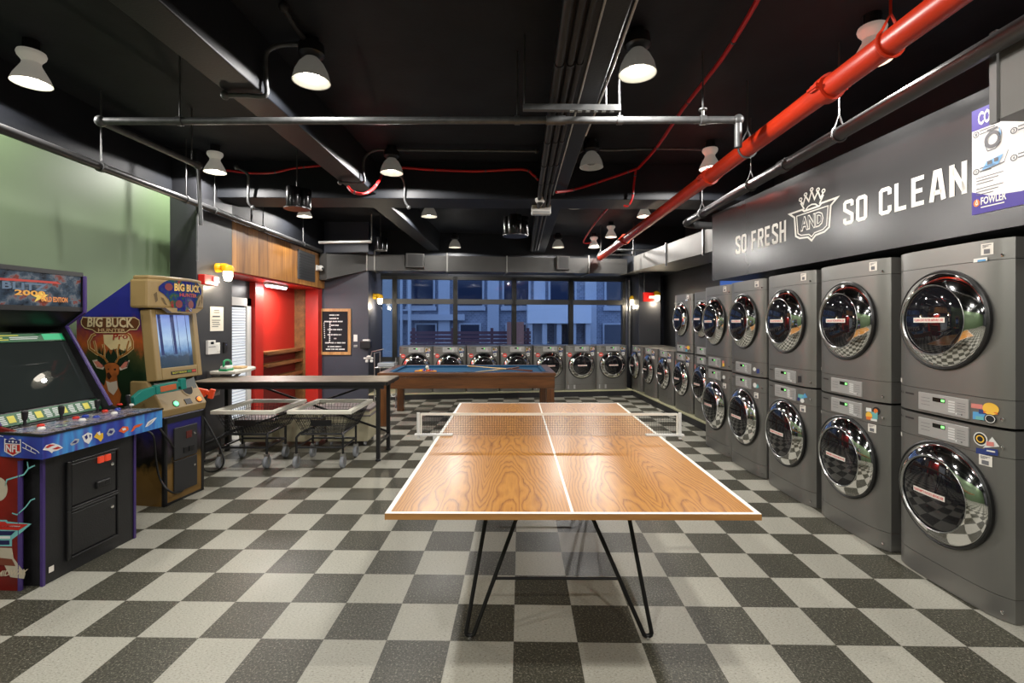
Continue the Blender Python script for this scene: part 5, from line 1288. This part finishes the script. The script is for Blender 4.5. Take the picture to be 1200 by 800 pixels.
lamps = [('A',37,98,3.2,'white enamel ceiling lamp above the football arcade cabinet, largest at upper left'),
 ('B',365,96,3.2,'grey bell ceiling lamp with black cap, under the curved conduit on the left'),
 ('B',747,87,3.2,'grey bell ceiling lamp with black cap, above the strut hanger'),
 ('A',1022,72,3.2,'white enamel ceiling lamp half hidden behind the thick red pipe'),
 ('A',252,202,3.2,'white enamel ceiling lamp above the dark column on the left'),
 ('B',459,203,3.2,'bell ceiling lamp glowing beside the red cable on the transverse beam'),
 ('A',832,198,3.2,'white enamel ceiling lamp above the start of the wall slogan'),
 ('D',693,196,3.2,'unlit black bell ceiling lamp by the conduit bundle'),
 ('A',357,254,3.2,'white enamel ceiling lamp just under the black canister on the left'),
 ('B',503,254,3.2,'bell ceiling lamp glowing beyond the transverse beam, left of centre'),
 ('A',755,254,3.2,'white enamel ceiling lamp just above the red pipe, beyond the transverse beam'),
 ('D',674,243,3.2,'unlit black bell ceiling lamp behind the transverse beam'),
 ('A',413,281,3.2,'white enamel ceiling lamp at the far left above the duct'),
 ('A',430,289,3.10,'white enamel ceiling lamp behind the bright pipe at the far left'),
 ('B',533,290,3.10,'bell ceiling lamp glowing above the window duct, left of centre'),
 ('B',654,290,3.10,'bell ceiling lamp glowing above the window duct, right of centre'),
 ('A',696,290,3.10,'white enamel ceiling lamp beside the far end of the red pipe'),
 ('A',716,278,3.2,'white enamel ceiling lamp above the far end of the red pipe')]
lit = []
for k, px, py, z_, lb_ in lamps:
    p = G(px, py, z_)
    o = lamp(k, p.x, p.y, z_, lb_)
    if k != 'D': lamp_light(o, LP)
for i, (k, x, y) in enumerate([('A',-3.2,1.2),('B',-1.28,1.2),('B',.95,1.2),('A',2.4,1.2),('A',-3.2,-1.2),('B',-1.28,-1.2),('B',.95,-1.2),('A',2.4,-1.2)]):  # added lamps out of view, continuing the grid to give fill
    o = lamp(k, x, y, 3.2, 'added unseen ceiling lamp for fill behind the viewpoint, '+['above the left wall','left of centre','right of centre','above the right wall'][i%4]+(' nearer' if i < 4 else ' farther'))
    lamp_light(o, LP)

# ================================================================ pipes, cables, ducts
def bolt_ring(m, c, d, r, w):
    d = Vector(d).normalized(); c = Vector(c); m.cyl(c-d*w/2, c+d*w/2, r, 20); return m
ra, rb = Vector((2.0, .3, 3.0)), Vector((2.03, 9.85, 2.856))
t = thing('sprinkler_main', 'thick red sprinkler pipe running along the ceiling to the windows', 'pipe', tuple(ra))
MB().cyl(ra, rb, .066, 24).build('pipe', reds, t, smooth=True, world=True)
rd = (rb-ra).normalized()
def on_red(px, py):  # point of the pipe nearest that sight line
    d = ray(px, py); w = ra-CAM; b_ = rd.dot(d); dd = d.dot(d)
    s = (b_*d.dot(w)-dd*rd.dot(w))/(dd-b_*b_); return ra+rd*s
for px, py in ((970,102),(832,208),(733,282)):
    c_ = on_red(px, py); m = bolt_ring(MB(), c_, rd, .084, .07)
    for s in (-1, 1): m.box(c_.x+s*.085-.014, c_.x+s*.085+.014, c_.y-.03, c_.y+.03, c_.z-.02, c_.z+.02); m.cyl((c_.x+s*.10,c_.y-.045,c_.z),(c_.x+s*.10,c_.y+.045,c_.z),.011,8)
    m.build('grooved_coupling', reds, t, smooth=True, world=True)
for px, py in ((1040,45),(880,180),(705,303)):
    c_ = on_red(px, py); m = MB()
    m.tube([c_+Vector((.075*math.sin(a),0,.075*-math.cos(a))) for a in [rad(x) for x in range(-140,141,20)]], .008, 8)
    m.tube([c_+Vector((-.048,0,.057)), c_+Vector((0,0,.15)), c_+Vector((.048,0,.057))], .008, 8).cyl(c_+Vector((0,0,.14)), (c_.x,c_.y,ZC), .007, 8)
    m.build('hanger', galv if py > 60 else reds, t, smooth=True, world=True)
ga, gb_ = Vector((2.315, .5, 2.86)), Vector((2.45, 6.25, 2.85))
t = thing('grey_conduit_main', 'dark grey pipe hung along the top of the slogan panel', 'pipe', tuple(ga))
gpm = mat('dark_grey_pipe_paint', (.07,.07,.072), .34, .3)
MB().tube([ga, gb_], .047, 20).tube(catmull([gb_,gb_+Vector((-.01,.06,-.01)),gb_+Vector((.03,.10,-.03)),gb_+Vector((.45,.12,-.05))], 4), .047, 16).build('pipe', gpm, t, smooth=True, world=True)
bolt_ring(MB(), ga.lerp(gb_, .62), gb_-ga, .056, .10).build('coupling', gpm, t, smooth=True, world=True)
for k in (.50, .72, .93):
    c_ = ga.lerp(gb_, k); m = MB()
    m.tube([c_+Vector((.055*math.sin(a),0,-.055*math.cos(a))) for a in [rad(x) for x in range(-150,151,25)]], .008, 8).tube([c_+Vector((-.03,0,.05)), c_+Vector((0,0,.14)), c_+Vector((.03,0,.05))], .007, 8).cyl(c_+Vector((0,0,.14)), (c_.x,c_.y,ZC), .006, 8)
    m.build('hanger', galv, t, smooth=True, world=True)
# grey pipe frame
pa_, pb_, pc_ = G(118,142,3.0), G(865,140.5,3.0), G(232,194,3.0)
t = thing('grey_water_pipe', 'grey pipe crossing the ceiling from side to side and turning at both ends', 'pipe', tuple(pa_))
MB().tube([pc_, pa_+Vector((0,.03,0))], .026, 12).tube([pa_, pb_], .026, 14).tube([pb_, pb_+Vector((0,0,-.20))], .026, 12).build('pipe', galv, t, smooth=True, world=True)
for p in (pa_, pb_): MB().ball(p, .04, 12).build('elbow', galv, t, smooth=True, world=True)
MB().cyl(pa_.lerp(pb_,.715)-Vector((.07,0,0)), pa_.lerp(pb_,.715)+Vector((.07,0,0)), .034, 14).build('coupling', galv, t, smooth=True, world=True)
for k in (.125,.655,.815,.945): p = pa_.lerp(pb_,k); MB().cyl(p, (p.x,p.y,ZC), .007, 8).lathe([(.034,-.02),(.034,.02)], p, 'x', 12).build('hanger_rod', galv, t, smooth=True, world=True)
p = pc_.lerp(pa_,.08); MB().cyl(p, (p.x,p.y,ZC), .007, 8).build('hanger_rod', galv, t, smooth=True, world=True)
MB().cyl(pa_.lerp(pb_,.945), pa_.lerp(pb_,.945)+Vector((0,0,.07)), .012, 8).lathe([(.03,.07),(.03,.08)], pa_.lerp(pb_,.945), 'z', 12).build('sprinkler_head', steel, t, smooth=True, world=True)
MB().cyl(pc_, pc_+Vector((0,.05,-.55)), .018, 10).ball(pc_, .04, 12).build('drop_pipe', galv, t, smooth=True, world=True)
# strut hanger
ya_ = 3.33; p, q = D(613,126,ya_), D(727,126,ya_)
t = thing('strut_hanger', 'slotted grey strut hung from the ceiling over the conduits', 'hanger', tuple(p))
MB().box(p.x,q.x,ya_-.02,ya_+.02,p.z-.02,p.z+.02).build('strut', galv, t, world=True)
for k in range(6): x = q.x-.06-.055*k; MB().box(x-.014,x+.014,ya_-.012,ya_+.012,p.z-.026,p.z-.0195).build('slot', steel, t, world=True)
for x in (p.x+.01, q.x-.01, q.x-.10): MB().cyl((x,ya_,p.z),(x,ya_,ZC),.006,8).build('hanger_rod', galv, t, world=True)
# conduit bundle along the beam
cm_ = mat('black_painted_conduit', (.022,.0225,.024), .5, 0, .3)
for i, (x, z_, r_, lb_) in enumerate(((.38,3.068,.026,'black painted conduit, thickest of the bundle under the beam'),(.445,3.072,.022,'black painted conduit in the middle of the bundle under the beam'),(.50,3.076,.018,'black painted conduit running against the beam face in the bundle'))):
    t = thing('ceiling_conduit', lb_, 'conduit', (x,-3,z_), 0, 'conduits along the beam')
    MB().tube([(bx_(x,-3.5),-3.5,z_),(bx_(x,5.7),5.7,z_),(bx_(x,5.95),5.95,z_-.055),(bx_(x,6.6),6.6,z_-.055),(bx_(x,10.0),10.0,z_-.055)], r_, 12).build('pipe', cm_, t, smooth=True, world=True)
    m = MB()
    for k in range(9): m.cyl((bx_(x,.4+k*.62),.4+k*.62,z_),(bx_(x,.43+k*.62),.43+k*.62,z_),r_+.006,12)
    m.build('strap', cm_, t, smooth=True, world=True)
tag(MB().tube([(bx_(.56,-3.5),-3.5,3.09),(bx_(.56,3.9),3.9,3.09),(bx_(.55,5.95),5.95,3.09)], .007, 8).build('ceiling_wire', mat('pale_wire', (.5,.5,.48), .4, .5), smooth=True), 'thin pale wire running along under the beam', 'wire')
tag(MB().tube(catmull([(.62,1.0,3.09),(.65,2.2,3.075),(.69,3.1,3.085),(.70,4.0,3.07)], 5), .007, 8).build('ceiling_wire', mat('pale_wire', (0,0,0)), smooth=True), 'thin twisted wire along the edge of the beam', 'wire')
# red cables
def redcable(label, pts, r=.016):
    t = thing('red_cable', label, 'cable', tuple(pts[0]))
    MB().tube(catmull(pts, 6), r, 8).build('cable', redc, t, smooth=True, world=True)
    m = MB(); P = catmull(pts, 6)
    for k in range(3, len(P)-2, 7):
        d_ = (P[k+1]-P[k]).normalized(); m.cyl(P[k]-d_*.008, P[k]+d_*.008, r+.004, 8)
    m.build('cable_clip', galv, t, smooth=True, world=True)
zc_ = 3.36
P_ = [G(905,-40,zc_), G(885,5,zc_), G(845,70,zc_), G(800,128,zc_), G(770,172,zc_), D(748,197,5.86)]
redcable('red cable sweeping diagonally across the ceiling above the ping pong table', P_)
redcable('red cable sagging along the transverse beam right of the conduits', [D(748,197,5.88), D(720,207,5.92), D(690,217,5.94), D(668,223,5.75), D(652,225,5.6)])
redcable('red cable hanging in a short loop below the transverse beam', [D(745,199,5.90), D(743,215,5.92), D(741,232,5.93), D(736,241,5.95), D(731,241,5.97)], .013)
redcable('red cable running along the transverse beam left of the conduits', [D(631,211,5.92), D(625,205,5.94), D(612,198.5,5.95), D(560,200.5,5.95), D(510,199,5.95), D(470,196.5,5.93), D(452,199,5.9), D(444,212,5.7), D(436,222,5.5), D(426,227,5.3), D(414,225,5.25), D(408,219,5.3)])
redcable('thin red cable drooping between the left lamp and the beam', [D(240,232,5.94), D(238,214,5.9), D(245,203,5.9), D(262,199.5,5.94), D(290,202.5,5.94), D(318,202.5,5.94), D(345,197,5.94), D(376,194,5.94)], .013)
redcable('red cable at the back of the ceiling behind the unlit lamps', [G(714,242,3.25), G(700,258,3.25), G(690,272,3.25), G(684,284,3.25), G(694,284,3.2)], .016)
# curved conduits that cross the left beam
def conduit(label, pts, r=.014, n=8, m_=galv):
    t = thing('curved_conduit', label, 'conduit', tuple(pts[0]))
    MB().tube(catmull(pts, n), r, 10).build('tube', m_, t, smooth=True, world=True)
    P = [Vector(p) for p in pts]
    MB().ball(P[0], r*1.9, 10).ball(P[-1], r*1.9, 10).build('fitting', m_, t, smooth=True, world=True)
zl = 3.07
be_ = lambda y: bx_(-1.62, y)
conduit('grey conduit hooking under the left beam to the nearer bell lamp', [Vector((be_(3.35)-.24,3.35,zl)), Vector((be_(3.35)-.1,3.35,zl)), Vector((be_(3.35)+.03,3.35,zl)), Vector((be_(3.35)+.035,3.35,zl+.1)), Vector((be_(3.35)+.035,3.35,zl+.28)), Vector((be_(3.36)+.10,3.37,3.42)), Vector((be_(3.36)+.2,3.40,3.45)), Vector((-1.33,3.42,3.46))], .016)
conduit('black conduit running back from the nearer bell lamp', [G(332,8,3.46), G(345,30,3.46), G(362,52,3.46)], .016, 4, cm_)
conduit('grey conduit hooking under the left beam to the bell lamp on the transverse beam', [Vector((be_(5.4)-.22,5.4,zl)), Vector((be_(5.4)+.03,5.4,zl)), Vector((be_(5.4)+.035,5.4,3.18)), Vector((be_(5.4)+.05,5.4,3.34)), Vector((be_(5.4)+.15,5.42,3.43)), Vector((-1.22,5.45,3.45)), Vector((-.6,5.45,3.45)), Vector((0,5.45,3.45)), Vector((.40,5.45,3.45))], .014)
conduit('pale conduit running right from the unlit bell lamp', [G(680,177,3.40), G(693,174,3.42), G(712,176,3.40), G(760,174.5,3.40), G(800,174.5,3.40), G(828,176,3.42)], .012, 5)
conduit('black conduit stubbing from the transverse beam above the canister', [D(277,196,5.84), D(290,204,5.86), D(291,220,5.90), D(291,236,5.93), D(296,243,5.98)], .016)
conduit('black conduit stubbing from the transverse beam left of centre', [D(470,206,5.9), D(474,216,5.94), D(474,234,5.97), D(479,243,6.0)], .014)
# pipe along the top of the left wall
la_, lb2 = Vector((-3.66, -1.5, 2.94)), Vector((-3.40, 9.6, 2.86))
zA = S(2,151,-3.39); zB = S(376,294,-3.39)
t = thing('sprinkler_branch', 'dark pipe along the top of the green wall and timber soffit', 'pipe', tuple(zA))
dirn = (zB-zA)
MB().tube([zA-dirn*.45, zA.lerp(zB,.53), zB], .035, 14).build('pipe', gpm, t, smooth=True, world=True)
for k in (.14,.33,.42,.62,.86): p = zA.lerp(zB,k); MB().cyl(p,(p.x,p.y,ZC),.007,8).lathe([(.044,-.02),(.044,.02)], p, 'y', 12).build('hanger', galv, t, smooth=True, world=True)
m = MB(); p = S(231,240,-3.42); m.tube([(p.x,p.y,p.z),(p.x,p.y,2.22)], .014, 10).build('drop_conduit', galv, t, smooth=True, world=True)
# ducts
ductm = mat('grey_sheet_metal_duct', (.062,.061,.058), .42, .4, noise=.1, nscale=3)
t = thing('window_duct', 'grey sheet metal duct running across above the windows', 'duct', (0, 9.6, 2.5))
dz0, dz1 = 2.55, 2.86
def dbox(u0,u1,d0,d1,z0,z1): return BMB().bbox(u0,u1,d0,d1,z0,z1)
du0 = (PLN(WB0-n_*1.0,n_)(430,306)-WB0).dot(e_); du1 = (PLN(WB0-n_*1.0,n_)(735,306)-WB0).dot(e_)
dbox(du0, du1, -1.0, -.45, dz0, dz1).build('duct_run', ductm, t, world=True)
p1, p2 = bp(du0,-1.0,0), bp(du0,-.45,0)
l1 = Vector((-3.30, 9.30, 0)); l2 = Vector((-3.30, 9.58, 0))
m = MB(); m.add([(l1.x,l1.y,2.35),(p1.x,p1.y,dz0),(p2.x,p2.y,dz0),(l2.x,l2.y,2.35),(l1.x,l1.y,2.83),(p1.x,p1.y,dz1),(p2.x,p2.y,dz1),(l2.x,l2.y,2.83)], [(3,2,1,0),(4,5,6,7),(0,1,5,4),(1,2,6,5),(2,3,7,6),(3,0,4,7)])
m.build('transition', ductm, t, world=True)
m = MB().add([(-3.44,9.30,2.34),(-3.30,9.30,2.34),(-3.30,9.58,2.34),(-3.44,9.58,2.34),(-3.44,9.30,2.84),(-3.30,9.30,2.84),(-3.30,9.58,2.84),(-3.44,9.58,2.84)], [(3,2,1,0),(4,5,6,7),(0,1,5,4),(1,2,6,5),(2,3,7,6),(3,0,4,7)]); m.build('end_collar', ductm, t, world=True)
fl = mat('bright_duct_flange', (.25,.245,.23), .4, .5)
for px in (430, 439, 524, 594, 690):
    u = (PLN(WB0-n_*1.0,n_)(px,306)-WB0).dot(e_)
    m = dbox(u-.012,u+.012,-1.02,-1.0,dz0-.02,dz1+(.06 if px in (439,524,690) else .02)); m2 = dbox(u-.012,u+.012,-1.02,-.45,dz0-.02,dz0); m.add(m2.v,m2.f)
    m.build('flange', fl, t, world=True)
for px0, px1, nm in ((476,497,'left'),(652,667,'right')):
    u0, u1 = [(PLN(WB0-n_*1.05,n_)(x,306)-WB0).dot(e_) for x in (px0,px1)]
    v_ = dbox(u0,u1,-1.12,-1.0,dz0+.06,dz1+.02).build('register', ductm, t, world=True)
    dbox(u0+.04,u1-.03,-1.125,-1.12,dz0+.08,dz1-.0).build('register_grille', mat('grille_dark', (.02,.02,.02), .5), v_, world=True)
t = thing('side_duct', 'grey sheet metal duct running toward the windows above the right-hand stacks', 'duct', (3.1, 8.5, 2.5))
MB().add([(3.0,6.3,2.52),(3.6,6.3,2.52),(3.6,9.9,2.58),(2.72,9.9,2.58),(3.0,6.3,2.86),(3.6,6.3,2.86),(3.6,9.9,2.88),(2.72,9.9,2.88)], [(3,2,1,0),(4,5,6,7),(0,1,5,4),(1,2,6,5),(2,3,7,6),(3,0,4,7)]).build('duct_run', mat('pale_sheet_metal', (.085,.083,.075), .55, .1, noise=.12, nscale=3), t, world=True)
for y in (7.0, 8.3): x = 3.0-.28*(y-6.3)/3.6; MB().box(x-.02, x+.01, y-.015, y+.015, 2.50, 2.90).build('flange', gpm, t, world=True)
MB().cyl((3.28,6.45,2.42),(3.5,7.6,2.44),.09,16).build('round_branch', steel, t, smooth=True, world=True)
t = thing('near_duct', 'grey sheet metal duct end overhanging the poster at the upper right', 'duct', (2.7, 1.6, 2.51))
MB().box(2.42, 2.62, .55, 2.335, 2.515, 2.93).build('duct_run', mat('pale_sheet_metal', (0,0,0)), t, world=True)
MB().box(2.408, 2.425, 2.31, 2.345, 2.50, 2.95).build('flange', ductm, t, world=True)
# struts at the back
tag(MB().cyl(Vector((2.12,9.5,2.95)), (3.2,9.5,2.95), .02, 10).cyl((2.12,9.5,2.86),(2.6,9.5,2.86),.018,10).cyl((2.6,9.5,2.84),(2.6,9.5,2.97),.026,10).cyl((2.6,9.5,2.95),(2.6,9.5,ZC),.012,8).build('branch_pipe', galv, smooth=True), 'grey branch pipes at the far end of the red pipe', 'pipe')
tag(MB().cyl((-3.3,8.9,2.98),(-2.35,8.9,3.0),.028,12).cyl((-2.35,8.9,3.0),(-2.35,8.9,ZC),.012,8).build('bright_pipe', mat('bright_pipe_steel', (.6,.6,.58), .3, .6), smooth=True), 'short bright steel pipe above the left end of the window duct', 'pipe')
# canister heaters / speakers
can = mat('black_gloss_canister', (.014,.014,.015), .18, .3)
def canister(label, p, r, h):
    t = thing('black_canister', label, 'canister', tuple(p), 0, 'black hanging canisters')
    m = MB()
    for k in range(3):
        a = 2*PI*k/3+.4; m.lathe([(r*.5,0),(r*.52,.01),(r*.52,h-.01),(r*.5,h)], (r*.5*math.cos(a), r*.5*math.sin(a), 0), 'z', 18)
    m.build('cylinder_cluster', can, t, smooth=True)
    MB().lathe([(r*.95,-.012),(r*.95,.0)], (0,0,0), 'z', 24).build('base_ring', black, t); MB().cyl((0,0,h),(0,0,ZC-p[2]),.008,8).build('hanger_rod', galv, t)
q = D(348,244,5.6); canister('black glossy canister cluster hanging above a lamp on the left', (q.x,q.y,q.z), .15, .22)
q = D(604,276,7.2); canister('black glossy canister cluster hanging left of the conduits', (q.x,q.y,q.z), .20, .28)
q = D(446,293,9.0); canister('black canister hanging far back by the window duct', (q.x,q.y,q.z), .12, .22)
# dome camera and emergency light on the conduit bundle
q = D(633,237,5.93); t = thing('dome_camera', 'white dome camera under the conduit bundle', 'camera', (q.x,q.y,q.z))
MB().lathe([(.062,.045),(.062,.02),(.05,-.005)], (0,0,0), 'z', 20).build('housing', whitep, t, smooth=True); MB().ball((0,0,-.005),.038,14).build('dark_dome', black, t, smooth=True); MB().cyl((0,0,.045),(0,0,.10),.03,10).build('mount', whitep, t)
q = D(634,246,6.3); t = thing('emergency_light', 'white box emergency light below the dome camera', 'emergency light', (q.x,q.y,q.z-.06))
MB().box(-.125,.125,-.06,.06,0,.115).build('housing', whitep, t, bevel=.01); MB().box(-.03,.03,-.03,.03,.115,.24).build('mount', black, t); MB().box(-.11,.11,-.062,-.06,.01,.03).build('vent_strip', mat('grey_line', (0,0,0)), t)
q = D(479,232,6.9)
# ================================================================ camera, world, view
cam = bpy.data.cameras.new('camera'); cam.sensor_width = 36; cam.lens = F/1200*36; cam.shift_y = (HZ-400)/1200
co_ = bpy.data.objects.new('camera', cam); C.objects.link(co_); co_.location = CAM; co_.rotation_euler = (PI/2, 0, -TH); cam.clip_start = .02
bpy.context.scene.camera = co_
w = bpy.data.worlds.new('dusk_sky'); bpy.context.scene.world = w; w.use_nodes = True
w.node_tree.nodes['Background'].inputs[0].default_value = (.47,.64,1.0,1); w.node_tree.nodes['Background'].inputs[1].default_value = 1.05
sc = bpy.context.scene
sc.view_settings.view_transform = 'Standard'; sc.view_settings.look = 'None'; sc.view_settings.gamma = 1; sc.view_settings.use_curve_mapping = False
sc.view_settings.exposure = .55
sc.cycles.use_denoising = True
sc.cycles.max_bounces = 8; sc.cycles.sample_clamp_indirect = 6
